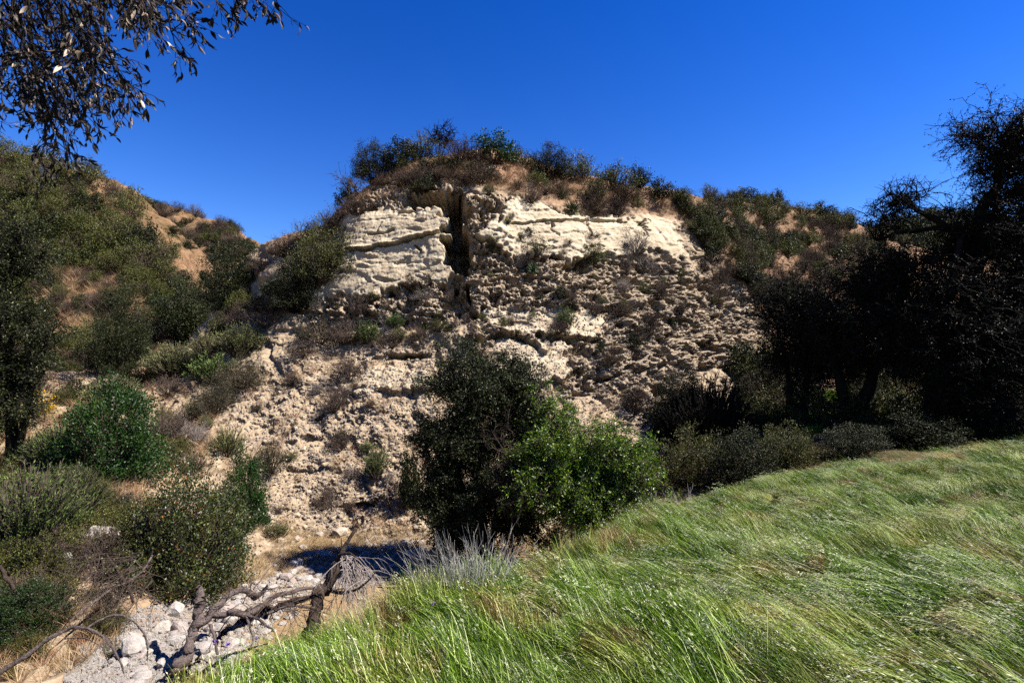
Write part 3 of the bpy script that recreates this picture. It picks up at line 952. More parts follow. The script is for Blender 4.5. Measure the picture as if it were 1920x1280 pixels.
def shrub(name, kind, px, py, w, h, label, group=None, big=False, Y=None, cat='shrub', tilt=None):
    """px,py = base point in the photo, w,h = size in photo pixels"""
    if Y is None:
        b = next(q for q in (hit(px, py + k) for k in range(0, 120, 4)) if q)
        loc, nn = Vector(b[0]), b[2]
    else:
        loc = Vector(at(px, py, Y)); nn = Vector((0, 0, 1))
    dist = (loc - Vector(EYE)).y
    sw = w / F * dist; sh = h / F * dist
    rz = random.uniform(0, 6.28)
    props = dict(label=label, category=cat, group=group)
    zk = {'oak': .85, 'green': .8, 'olive': .8, 'dry': .85, 'pale': .8, 'sage': .75, 'greensage': .75, 'flower': .8, 'yellow': .65, 'yucca': .6, 'speckle': 1.1, 'brush': .85}[kind]
    if big:
        st, fo = large(kind)
        root = link(name, None, **props)
        link('stems', st, root)
        f = link('foliage', fo, root)
    else:
        root = link(name, random.choice(SMALL[kind]), **props)
    root.location = loc - Vector((0, 0, 0.03 * sh))
    root.rotation_euler = (random.uniform(-.1, .1), random.uniform(-.1, .1), rz)
    root.scale = (sw, sw, sh / zk)
    return root


random.seed(4)
ORD = ['first', 'second', 'third', 'fourth', 'fifth', 'sixth', 'seventh', 'eighth', 'ninth', 'tenth', 'eleventh', 'twelfth', 'thirteenth', 'fourteenth', 'fifteenth', 'sixteenth'] + ['seventeenth', 'eighteenth', 'nineteenth', 'twentieth'] + ['twenty ' + q for q in ('first', 'second', 'third', 'fourth', 'fifth', 'sixth', 'seventh', 'eighth', 'ninth')] + ['thirtieth'] + ['thirty ' + q for q in ('first', 'second', 'third', 'fourth', 'fifth', 'sixth', 'seventh', 'eighth', 'ninth')]

SHRUBS = [
    # skyline of the bluff (base point, size)
    ('oak_shrub', 'oak', 703, 338, 82, 62, 'glossy dark shrub at the left end of the bluff crown', 1),
    ('oak_shrub', 'oak', 752, 305, 72, 46, 'dark shrub between the glossy end shrub and the olive shrub on the bluff crown', 0),
    ('olive_shrub', 'olive', 792, 296, 62, 50, 'olive topped shrub just left of the bare twigs on the crown', 0),
    ('dry_shrub', 'dry', 866, 306, 90, 46, 'grey brown brush just right of the bare crown twigs', 0),
    ('dry_shrub', 'dry', 900, 340, 80, 40, 'dull grey brush below the crown directly over the cleft', 0),
    ('oak_shrub', 'green', 925, 304, 86, 46, 'green spreading shrub on the skyline right of the cleft', 0),
    ('oak_shrub', 'olive', 975, 312, 56, 36, 'yellowish shrub between two dark green skyline shrubs', 0),
    ('oak_shrub', 'oak', 1030, 334, 84, 52, 'dark green shrub on the skyline above the yucca', 1),
    ('dry_shrub', 'olive', 1092, 338, 64, 54, 'upright grey green skyline shrub right of the dark green one', 0),
    ('olive_shrub', 'olive', 1150, 356, 92, 42, 'wide brownish olive shrub on the sloping skyline', 0),
    ('oak_shrub', 'oak', 1196, 356, 50, 40, 'round grey green shrub before the skyline dips right', 0),
    ('oak_shrub', 'oak', 1238, 372, 58, 36, 'low dark shrub at the foot of the crown skyline slope', 0),
    ('dry_shrub', 'dry', 780, 345, 70, 34, 'dull brush above the small overhang left of the cleft', 0),
    ('oak_shrub', 'oak', 798, 356, 42, 28, 'small dark shrub hanging over the overhang left of the cleft', 0),
    ('dry_shrub', 'dry', 1118, 396, 60, 40, 'brown shrub at the cliff edge right of the yucca', 0),
    ('oak_shrub', 'olive', 1003, 348, 44, 28, 'yellow green low shrub under the crown shrubs', 0),
    ('dry_shrub', 'dry', 995, 378, 40, 38, 'dark dead shrub hanging over the pale band left of the yucca', 0),
    ('dry_shrub', 'dry', 1048, 366, 40, 30, 'small brown shrub above the yucca', 0),
    ('dry_shrub', 'olive', 1108, 372, 66, 34, 'green brown shrub on russet grass right of the yucca', 0),
    ('dry_shrub', 'dry', 1158, 404, 34, 30, 'round grey shrub on the pale cliff edge', 0),
    ('dry_shrub', 'dry', 1168, 376, 70, 32, 'reddish brown brush on the crown slope', 0),
    ('yucca_plant', 'yucca', 1072, 402, 42, 34, 'spiky yucca on the top edge of the pale band', 0),
    ('yucca_plant', 'yucca', 1000, 512, 28, 26, 'small spiky rosette below the yellow green shrub on the cliff', 0),
    # left shoulder
    ('oak_shrub', 'oak', 652, 384, 46, 44, 'small dark twiggy shrub on the left shoulder skyline', 0),
    ('oak_shrub', 'olive', 600, 530, 125, 96, 'big dark green shrub clinging to the left shoulder of the bluff', 1),
    ('oak_shrub', 'oak', 552, 575, 90, 76, 'dark shrub below left of the big shoulder shrub', 1),
    ('dry_shrub', 'dry', 672, 402, 70, 40, 'mauve grey brush just above the pale band left corner', 0),
    ('dry_shrub', 'dry', 625, 432, 72, 44, 'grey brush on the shoulder above the big green shrub', 0),
    ('dry_shrub', 'dry', 580, 455, 72, 42, 'grey brush halfway down the left shoulder skyline', 0),
    ('dry_shrub', 'dry', 535, 478, 66, 40, 'lower grey brush on the left shoulder skyline', 0),
    ('oak_shrub', 'oak', 438, 562, 118, 92, 'large dark brown shrub in the gully below the sky notch', 1),
    ('oak_shrub', 'oak', 350, 640, 130, 100, 'sprawling dark shrub with dead limbs above the ledge rocks', 1),
    ('oak_shrub', 'oak', 222, 700, 100, 130, 'upright dark green shrub with a dead twig at the gully mouth', 1),
    ('dry_shrub', 'dry', 500, 610, 80, 50, 'brown brush on rock above the sage cluster', 0),
    # rock face
    ('olive_shrub', 'olive', 1010, 478, 46, 32, 'yellow green shrub on the cliff right of the cleft', 0),
    ('dry_shrub', 'pale', 974, 496, 44, 36, 'straw coloured twiggy shrub left of the yellow green cliff shrub', 0),
    ('oak_shrub', 'olive', 1112, 494, 50, 40, 'green shrub under the pale band on the cliff middle', 0),
    ('dry_shrub', 'pale', 1190, 470, 60, 44, 'thin grey shrub against the pale band', 0),
    ('dry_shrub', 'dry', 1170, 514, 34, 46, 'grey hanging shrub below the thin grey one', 0),
    ('dry_shrub', 'pale', 1212, 512, 46, 36, 'pale grey twiggy shrub on the right cliff', 0),
    ('sage_shrub', 'greensage', 1060, 612, 40, 42, 'round grey green bush in front of the lower pale ledge', 0),
    ('dry_shrub', 'dry', 771, 536, 34, 24, 'left of two dry tufts under the pale sandstone face', 0),
    ('dry_shrub', 'dry', 806, 532, 34, 26, 'right of two dry tufts under the pale sandstone face', 0),
    ('dry_shrub', 'dry', 680, 590, 44, 40, 'dry shrub under the left rough rock band', 0),
    ('sage_shrub', 'greensage', 742, 612, 40, 28, 'small green shrub left of the dark oak top', 0),
    ('dry_shrub', 'dry', 1116, 590, 34, 30, 'dark dry shrub at the right end of the lower pale ledge', 0),
    ('dry_shrub', 'dry', 1160, 590, 50, 30, 'brown shrub on the rough rock right of the lower pale ledge', 0),
    ('oak_shrub', 'oak', 1187, 648, 32, 30, 'small dark shrub on the lower right face', 0),
    ('oak_shrub', 'green', 1258, 610, 22, 24, 'tiny bright green shrub on the right rough face', 0),
    ('dry_shrub', 'dry', 1146, 680, 44, 34, 'dry brown shrub above the dark brush on the right foot', 0),
    ('dry_shrub', 'dry', 1232, 560, 50, 34, 'grey shrub on the right rough rock', 0),
    ('dry_shrub', 'dry', 1340, 560, 60, 40, 'dark grey shrub on the right rock slope', 0),
    ('dry_shrub', 'dry', 1215, 620, 60, 40, 'dull purple brown shrub in the lower right rough face', 0),
    ('dry_shrub', 'dry', 1190, 770, 50, 60, 'dead grey shrub on rock right of the bright green tree top', 0),
    # lower slope
    ('sage_shrub', 'sage', 330, 700, 110, 62, 'pale sage shrub at the left of the slope cluster', 1),
    ('sage_shrub', 'sage', 395, 668, 90, 54, 'pale sage shrub at the back of the slope cluster', 0),
    ('sage_shrub', 'sage', 455, 662, 100, 62, 'yellowish sage shrub at the right of the slope cluster', 1),
    ('sage_shrub', 'greensage', 400, 715, 96, 60, 'darker sage shrub in the middle of the slope cluster', 0),
    ('flowering_shrub', 'flower', 455, 730, 90, 62, 'brown shrub dotted with white flowers below the sage cluster', 1),
    ('flowering_shrub', 'flower', 408, 775, 80, 58, 'dark shrub with white flowers left below the sage cluster', 1),
    ('sage_shrub', 'sage', 425, 850, 70, 56, 'grey sage shrub on the bare slope', 0),
    ('dry_shrub', 'dry', 548, 722, 42, 30, 'small round dry shrub on pink slope grass', 0),
    ('dry_shrub', 'dry', 625, 768, 52, 44, 'round dry shrub in the middle of the bare slope', 0),
    ('dry_shrub', 'dry', 655, 705, 60, 40, 'olive brown shrub on the slope left of the dark oak', 0),
    ('flowering_shrub', 'flower', 600, 640, 80, 38, 'left grey shrub with pale flowers above the bare slope', 0),
    ('dry_shrub', 'dry', 650, 640, 70, 42, 'grey brown shrub in the row above the bare slope', 0),
    ('sage_shrub', 'greensage', 690, 640, 56, 40, 'yellow green shrub at the end of the row above the bare slope', 0),
    ('dry_shrub', 'dry', 570, 668, 60, 34, 'low dark shrub at the left of the row above the slope', 0),
    ('dry_shrub', 'dry', 640, 840, 52, 38, 'dark twiggy shrub low on the bare slope', 0),
    ('sage_shrub', 'greensage', 706, 892, 56, 58, 'green upright shrub on the lower bare slope', 0),
    ('dry_shrub', 'dry', 618, 948, 60, 46, 'thin dry shrub near the slope foot', 0),
    ('flowering_shrub', 'flower', 508, 880, 60, 50, 'dark shrub with pale flowers above the deep green bush', 0),
    ('oak_shrub', 'green', 458, 985, 80, 110, 'deep green bush at the slope foot beside the mottled bush', 1),
    ('oak_shrub', 'oak', 770, 950, 48, 100, 'narrow dark shrub on the slope left of the big oak', 0),
    ('dry_shrub', 'dry', 735, 650, 60, 34, 'scrubby shrub left of the oak crown', 0),
    ('grass_tuft', 'sage', 520, 1006, 50, 30, 'green and straw tuft at the foot of the slope', 0),
    # left bank
    ('vine_shrub', 'green', 212, 895, 160, 145, 'vivid deep green shrub on the left bank', 1),
    ('sage_shrub', 'sage', 215, 770, 110, 70, 'pale sage behind the vivid green shrub', 1),
    ('oak_shrub', 'oak', 136, 750, 50, 42, 'small black shrub right of the yellow flowers', 0),
    ('flowering_shrub', 'yellow', 72, 775, 54, 34, 'low shrub covered with yellow flowers', 0),
    ('sage_shrub', 'greensage', 120, 870, 150, 80, 'light green sage below the yellow flowers', 1),
    ('sage_shrub', 'greensage', 50, 1010, 210, 140, 'large feathery green sage above the white rocks', 1),
    ('sage_shrub', 'greensage', 130, 960, 130, 90, 'feathery sage right of the large feathery one', 1),
    ('mottled_bush', 'speckle', 335, 1105, 200, 215, 'large mottled bush with green and orange leaves by the wash', 1),
    ('oak_shrub', 'green', 405, 1075, 90, 80, 'green side of brush at the wash edge below the mottled bush', 1),
    ('dry_shrub', 'dry', 180, 1080, 90, 100, 'grey dead brush beside the white rocks', 0),
    ('oak_shrub', 'green', 50, 1180, 120, 70, 'low green growth in the left corner', 1),
    ('sage_shrub', 'sage', 10, 820, 90, 60, 'bright green low sage at the left picture edge', 0),
    ('dry_shrub', 'dry', 320, 830, 90, 70, 'dead twiggy brush right of the vivid green shrub', 0),
    ('dry_shrub', 'dry', 270, 640, 60, 50, 'grey dry shrub at the gully back', 0),
    # right foot
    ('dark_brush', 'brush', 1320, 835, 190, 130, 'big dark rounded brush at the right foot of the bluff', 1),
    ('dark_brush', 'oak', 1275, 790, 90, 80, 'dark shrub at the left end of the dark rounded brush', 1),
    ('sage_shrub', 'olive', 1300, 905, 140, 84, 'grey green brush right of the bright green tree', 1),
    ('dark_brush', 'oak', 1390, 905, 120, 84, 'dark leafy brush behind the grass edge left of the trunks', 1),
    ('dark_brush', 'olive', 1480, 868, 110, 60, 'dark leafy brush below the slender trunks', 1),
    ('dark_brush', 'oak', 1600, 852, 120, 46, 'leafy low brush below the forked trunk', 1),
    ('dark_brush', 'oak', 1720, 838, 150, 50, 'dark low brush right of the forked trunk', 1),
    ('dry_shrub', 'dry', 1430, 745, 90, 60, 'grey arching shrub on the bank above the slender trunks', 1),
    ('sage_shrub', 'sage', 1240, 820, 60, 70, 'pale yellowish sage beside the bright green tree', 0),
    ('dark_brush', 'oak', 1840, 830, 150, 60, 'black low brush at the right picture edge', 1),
]
for nm, kind, x, y, w, h, lab, big in SHRUBS:
    shrub(nm, kind, x, y, w, h, lab, 'shrubs on and around the bluff', bool(big))


def poly_pts(poly, n, mind, rng, tries=6000):
    xs = [p[0] for p in poly]; ys = [p[1] for p in poly]; out = []
    for _ in range(tries):
        x = rng.uniform(min(xs), max(xs)); y = rng.uniform(min(ys), max(ys))
        if in_poly(np.array([x]), np.array([y]), poly)[0] and all(math.hypot(x - a, (y - b) * 1.3) > mind for a, b in out):
            out.append((x, y))
            if len(out) >= n:
                break
    return sorted(out)


ZONES = [
    ('right brow', [(1260, 375), (1420, 372), (1500, 385), (1560, 405), (1620, 435), (1540, 425), (1400, 400), (1270, 398)], 16, 20, (34, 56), (18, 30), ['olive', 'oak', 'olive'], 'brow_shrub', 'shrub from the left on the low skyline right of the bluff crown'),
    ('cap', [(735, 318), (800, 305), (900, 305), (945, 345), (860, 350), (715, 345)], 12, 22, (26, 50), (18, 30), ['dry', 'olive', 'dry', 'oak'], 'crown_shrub', 'shrub from the left on the rounded dirt cap over the cleft'),
    ('right slope', [(1270, 395), (1400, 405), (1470, 430), (1480, 490), (1400, 500), (1300, 450)], 15, 26, (38, 64), (24, 38), ['olive', 'oak', 'olive', 'dry'], 'slope_shrub', 'shrub from the left on the dense green slope right of the pale band'),
    ('right red slope', [(1480, 420), (1600, 450), (1640, 520), (1560, 560), (1490, 500)], 12, 24, (36, 60), (24, 36), ['dry', 'olive', 'dry'], 'slope_shrub', 'shrub from the left on the red stony slope by the oak crown'),
    ('right low slope', [(1290, 470), (1400, 510), (1500, 560), (1480, 620), (1400, 560), (1300, 510)], 12, 24, (34, 60), (26, 40), ['dry', 'oak', 'dry'], 'slope_shrub', 'dark shrub from the left along the lower edge of the right slope'),
    ('right face', [(1000, 520), (1240, 500), (1380, 620), (1380, 720), (1200, 720), (1020, 660)], 14, 40, (20, 44), (16, 30), ['dry', 'dry', 'pale', 'olive'], 'cliff_shrub', 'small shrub from the left scattered over the rough right face'),
    ('crown', [(700, 345), (800, 335), (960, 350), (1080, 365), (1230, 385), (1150, 395), (960, 365), (800, 365)], 12, 30, (26, 46), (18, 30), ['dry', 'dry', 'olive'], 'crown_shrub', 'small shrub from the left along the russet soil above the cliff'),
    ('mid ledge', [(540, 570), (700, 560), (860, 560), (860, 640), (700, 640), (560, 640)], 10, 36, (24, 46), (16, 28), ['dry', 'pale', 'olive'], 'ledge_shrub', 'low shrub from the left on the rubble under the pale face'),
    ('talus', [(460, 760), (600, 700), (770, 700), (780, 900), (640, 980), (500, 960)], 14, 46, (18, 36), (12, 26), ['dry', 'pale', 'dry', 'greensage'], 'slope_plant', 'little dry plant from the left on the bare rubble slope'),
    ('left bank upper', [(300, 735), (370, 760), (420, 800), (360, 900), (330, 800)], 6, 30, (30, 60), (24, 44), ['dry', 'pale', 'sage'], 'bank_shrub', 'dry shrub from the left between the vivid green shrub and bare slope'),
    ('near ridge low', [(150, 560), (240, 580), (330, 570), (300, 640), (180, 680), (150, 620)], 7, 36, (36, 60), (26, 44), ['olive', 'dry', 'oak'], 'hill_shrub', 'shrub from the left at the foot of the brushy hill'),
    ('near ridge', [(10, 300), (170, 335), (240, 400), (300, 470), (360, 545), (250, 540), (140, 470), (20, 420)], 16, 40, (50, 90), (34, 60), ['olive', 'oak', 'olive', 'olive'], 'hill_shrub', 'shrub from the left on the green flank of the brushy hill'),
    ('far ridge', [(270, 385), (360, 400), (430, 425), (480, 460), (440, 500), (350, 470)], 14, 22, (22, 40), (14, 24), ['dry', 'oak', 'dry'], 'hill_shrub', 'shrub from the left on the tan ridge behind the gully'),
]
rz = np.random.default_rng(77)
for zn, poly, n, md, wr, hr, kinds, nm, phrase in ZONES:
    for i, (x, y) in enumerate(poly_pts(poly, n, md, rz)):
        k = kinds[i % len(kinds)]
        w = rz.uniform(*wr)
        shrub(nm, k, x, y, w, rz.uniform(*hr), ORD[i] + ' ' + phrase, 'shrubs of the ' + zn)

# ------------------------------------------------------------------ scattered stuff through geometry nodes
def scatter(name, pts, rot, scl, idx, protos, label, kind='stuff', mat=None):
    n = len(pts)
    me = bpy.data.meshes.new(name)
    me.vertices.add(n); me.vertices.foreach_set('co', np.asarray(pts, np.float32).ravel())
    a = me.attributes.new('rot', 'FLOAT_VECTOR', 'POINT'); a.data.foreach_set('vector', np.asarray(rot, np.float32).ravel())
    a = me.attributes.new('scl', 'FLOAT_VECTOR', 'POINT'); a.data.foreach_set('vector', np.asarray(scl, np.float32).ravel())
    a = me.attributes.new('idx', 'INT', 'POINT'); a.data.foreach_set('value', np.asarray(idx, np.int32))
    o = link(name, me, kind=kind, label=label)
    ng = bpy.data.node_groups.new(name + '_nodes', 'GeometryNodeTree')
    ng.interface.new_socket('Geometry', in_out='INPUT', socket_type='NodeSocketGeometry')
    ng.interface.new_socket('Geometry', in_out='OUTPUT', socket_type='NodeSocketGeometry')
    gi = ng.nodes.new('NodeGroupInput'); go = ng.nodes.new('NodeGroupOutput')

    def named(nm, t):
        x = ng.nodes.new('GeometryNodeInputNamedAttribute'); x.data_type = t; x.inputs[0].default_value = nm
        return x.outputs[0]
    r, s, ix = named('rot', 'FLOAT_VECTOR'), named('scl', 'FLOAT_VECTOR'), named('idx', 'INT')
    j = ng.nodes.new('GeometryNodeJoinGeometry')
    for k, pm in enumerate(protos):
        po = bpy.data.objects.new(name + '_source', pm)
        oi = ng.nodes.new('GeometryNodeObjectInfo'); oi.inputs['Object'].default_value = po
        iop = ng.nodes.new('GeometryNodeInstanceOnPoints')
        cmp_ = ng.nodes.new('FunctionNodeCompare'); cmp_.data_type = 'INT'; cmp_.operation = 'EQUAL'
        ng.links.new(ix, cmp_.inputs[2]); cmp_.inputs[3].default_value = k
        ng.links.new(gi.outputs[0], iop.inputs['Points'])
        ng.links.new(cmp_.outputs[0], iop.inputs['Selection'])
        ng.links.new(oi.outputs['Geometry'], iop.inputs['Instance'])
        ng.links.new(r, iop.inputs['Rotation']); ng.links.new(s, iop.inputs['Scale'])
        ng.links.new(iop.outputs[0], j.inputs[0])
    ng.links.new(j.outputs[0], go.inputs[0])
    md = o.modifiers.new('scatter', 'NODES'); md.node_group = ng
    return o


# chaparral covering the hills: too dense to count
def sheet_hits(poly, n, rng, only):
    out = []
    xs = [p[0] for p in poly]; ys = [p[1] for p in poly]
    X = rng.uniform(min(xs), max(xs), n * 3); Y = rng.uniform(min(ys), max(ys), n * 3)
    ok = in_poly(X, Y, poly)
    for x, y in zip(X[ok][:n], Y[ok][:n]):
        b = hit(x, y, only)
        if b:
            out.append((b[0].x, b[0].y, b[0].z))
    return np.array(out)


rc = np.random.default_rng(9)
hill_protos = [SMALL['olive'][0], SMALL['olive'][1], SMALL['oak'][0], SMALL['dry'][0], SMALL['dry'][1]]


def chaparral(name, label, poly, n, only, size, thresh, freq, probs):
    p = sheet_hits(poly, n, rc, only)
    keep = perlin(p * freq + 31) + rc.normal(size=len(p)) * 0.12 > thresh
    p = p[keep]; k = len(p)
    s = rc.uniform(*size, k)
    scl = np.stack([s, s, s * rc.uniform(0.8, 1.2, k)], 1)
    rot = np.stack([np.zeros(k), np.zeros(k), rc.uniform(0, 6.28, k)], 1)
    p[:, 2] -= 0.1
    return scatter(name, p, rot, scl, rc.choice(5, k, p=probs), hill_protos, label)


chaparral('chaparral', 'dense olive brush covering the near left hillside', [(-350, 240), (0, 285), (180, 328), (250, 395), (310, 480), (370, 560), (420, 620), (300, 650), (120, 700), (-350, 760)], 1700, ['brushy_hill'], (1.0, 2.2), 0.05, 0.15, [.42, .33, .13, .06, .06])
chaparral('chaparral', 'scattered grey brush on the tan ridge behind the gully', [(200, 360), (340, 396), (420, 416), (495, 470), (560, 560), (300, 600)], 700, ['far_hill'], (0.9, 1.9), 0.03, 0.16, [.22, .18, .12, .24, .24])
chaparral('chaparral', 'dense dark brush on the hill behind the oaks', [(1500, 500), (1760, 405), (2100, 400), (2100, 800), (1500, 800)], 900, ['wooded_hill'], (2.0, 4.0), -0.6, 0.12, [.3, .2, .4, .05, .05])
chaparral('chaparral', 'mixed low brush on the slope right of the pale cliff', [(1255, 372), (1420, 376), (1560, 404), (1700, 455), (1700, 700), (1500, 640), (1400, 540), (1310, 460)], 1100, ['sandstone_bluff'], (0.45, 1.2), 0.0, 0.4, [.35, .25, .12, .16, .12])
chaparral('chaparral', 'tangled dark brush filling the gully left of the bluff', [(0, 640), (200, 590), (330, 560), (440, 480), (500, 500), (520, 590), (330, 660), (250, 740), (0, 760)], 150, None, (0.6, 1.4), 0.05, 0.3, [.2, .1, .4, .15, .15])
chaparral('scrub', 'low dry scrub dotting the soil of the brushy hill', [(-200, 270), (180, 330), (300, 460), (370, 560), (300, 680), (-200, 740)], 900, ['brushy_hill'], (0.5, 1.2), -0.3, 0.3, [.15, .15, .1, .3, .3])
chaparral('scrub', 'tiny dry scrub clinging to the rough rock face', [(560, 560), (860, 540), (960, 400), (1280, 480), (1420, 560), (1400, 700), (1240, 760), (860, 690), (560, 640)], 420, ['sandstone_bluff'], (0.15, 0.5), -0.1, 0.8, [.12, .08, .1, .35, .35])
chaparral('scrub', 'dark low scrub in the lower left corner', [(-120, 1120), (210, 1120), (250, 1200), (180, 1275), (-120, 1300)], 60, ['sandstone_bluff', 'ground'], (0.2, 0.5), -0.4, 0.6, [.3, .2, .2, .15, .15])
chaparral('undergrowth', 'dark undergrowth behind the trunks of the grove', [(1380, 690), (1530, 680), (1530, 800), (1588, 800), (1588, 680), (1960, 640), (2100, 690), (2100, 830), (1400, 810)], 420, ['sandstone_bluff', 'ground', 'wooded_hill'], (0.9, 2.0), -0.35, 0.3, [.3, .15, .45, .05, .05])
chaparral('brush', 'mixed sage and dry brush matting the left bank', [(-300, 720), (120, 730), (250, 740), (340, 800), (330, 930), (260, 1060), (100, 1150), (-300, 1200)], 700, ['sandstone_bluff'], (0.3, 0.9), -0.05, 0.5, [.45, .25, .1, .1, .1])


# dry grass tufts
def tuft(seed, n=26, h=0.35, lean=0.5, mat='straw', w=0.006):
    rng = np.random.default_rng(seed)
    a = rng.uniform(0, 6.28, n)
    S = np.stack([np.cos(a), np.sin(a), 0 * a], 1) * rng.uniform(0, 0.08, n)[:, None]
    D = np.stack([np.cos(a) * lean, np.sin(a) * lean, np.ones(n)], 1) * 1.0 + rng.normal(size=(n, 3)) * 0.2
    V, Fq, T = blades(rng, S, D, h * rng.uniform(0.5, 1.2, n), w, 0.12, rng.random(n), 4)
    return mk_mesh('tuft', V, [Fq], [M[mat]], None, {'tint': T})


def blades(rng, S, D, L, W, bend, tint, n=5, bdir=None):
    """flat tapering blades: (k) strips of n-1 quads"""
    k = len(S)
    d = D / np.linalg.norm(D, axis=1)[:, None]
    P = np.zeros((k, n, 3)); P[:, 0] = S
    hz = d * np.array([1, 1, 0]); hz /= np.linalg.norm(hz, axis=1)[:, None] + 1e-6
    if bdir is not None:
        hz = bdir
    L = np.broadcast_to(L, (k,))
    for i in range(1, n):
        d = d + hz * bend + np.array([0, 0, -bend * 0.55]) * i / n
        d /= np.linalg.norm(d, axis=1)[:, None]
        P[:, i] = P[:, i - 1] + d * (L / (n - 1))[:, None]
    r = rng.normal(size=(k, 3)); s = np.cross(d, r); s /= np.linalg.norm(s, axis=1)[:, None]
    W = np.broadcast_to(W, (k,))
    ww = np.linspace(1, 0.12, n) ** 0.7
    Vv = np.stack([P - s[:, None] * (W[:, None] * ww)[..., None] * .5, P + s[:, None] * (W[:, None] * ww)[..., None] * .5], 2)
    i = np.arange(k * n * 2).reshape(k, n, 2)
    Q = np.stack([i[:, :-1, 0], i[:, :-1, 1], i[:, 1:, 1], i[:, 1:, 0]], -1).reshape(-1, 4)
    return Vv.reshape(-1, 3), Q, np.repeat(tint, n * 2)


straw = [tuft(s, mat='straw') for s in (1, 2)]
red = [tuft(s, mat='redstraw') for s in (3, 4)]


def tufts(name, label, poly, n, only, size, protos, thresh=-0.2, freq=0.6):
    p = sheet_hits(poly, n, rc, only)
    p = p[perlin(p * freq + 3) > thresh]
    k = len(p)
    s = rc.uniform(*size, k)
    scatter(name, p, np.stack([0 * s, 0 * s, rc.uniform(0, 6.28, k)], 1), np.stack([s, s, s], 1), rc.integers(0, len(protos), k), protos, label)


B_ = ['sandstone_bluff']
tufts('green_grass', 'green grass patch behind the forked trunk', [(1510, 735), (1660, 735), (1660, 815), (1510, 815)], 1600, None, (0.7, 1.4), [tuft(9, mat='willow', w=0.012)], -0.5)
tufts('dry_grass', 'russet dry grass on the crown of the bluff', [(560, 440), (700, 345), (800, 300), (900, 292), (1100, 335), (1300, 372), (1560, 405), (1640, 470), (1560, 600), (1400, 520), (1290, 430), (1180, 385), (950, 360), (800, 340), (640, 405)], 4500, B_, (0.6, 1.4), red + straw[:1], -0.25)
tufts('dry_grass', 'thin dry grass on the rubble slope', [(440, 700), (600, 640), (860, 600), (1240, 720), (800, 1000), (480, 990), (420, 880)], 2200, B_, (0.4, 1.1), straw + red, 0.0)
tufts('dry_grass', 'straw grass at the foot of the slope and wash edge', [(400, 1000), (520, 985), (660, 1000), (800, 990), (820, 1020), (640, 1060), (480, 1090), (420, 1120), (380, 1080)], 2600, None, (0.25, 0.6), straw, -0.35)
tufts('dry_grass', 'orange dry grass on the left bank and gully', [(-200, 740), (100, 720), (300, 680), (420, 720), (380, 900), (180, 1000), (-200, 1250)], 3000, B_, (0.5, 1.3), straw + red, -0.15)
tufts('dry_grass', 'tan dry grass on the brushy hill', [(-200, 260), (180, 330), (370, 560), (300, 700), (-200, 760)], 6000, ['brushy_hill'], (1.0, 2.4), straw + red, -0.1, 0.15)
tufts('dry_grass', 'brown grass in the left corner of the wash', [(-150, 1120), (200, 1150), (260, 1260), (-150, 1300)], 300, None, (0.5, 1.1), straw + red, -0.4)


# ------------------------------------------------------------------ trees
def crown_targets(rng, crowns, n, surf=0.6):
    w = np.array([c[1][0] * c[1][1] * c[1][2] for c in crowns]) ** 0.67
    src = rng.choice(len(crowns), n, p=w / w.sum())
    d = rng.normal(size=(n, 3)); d /= np.linalg.norm(d, axis=1)[:, None]
    r = np.where(rng.random(n) < surf, rng.uniform(0.75, 1.0, n), rng.uniform(0.2, 0.8, n))
    C = np.array([c[0] for c in crowns]); Rr = np.array([c[1] for c in crowns])
    return C[src] + d * r[:, None] * Rr[src]


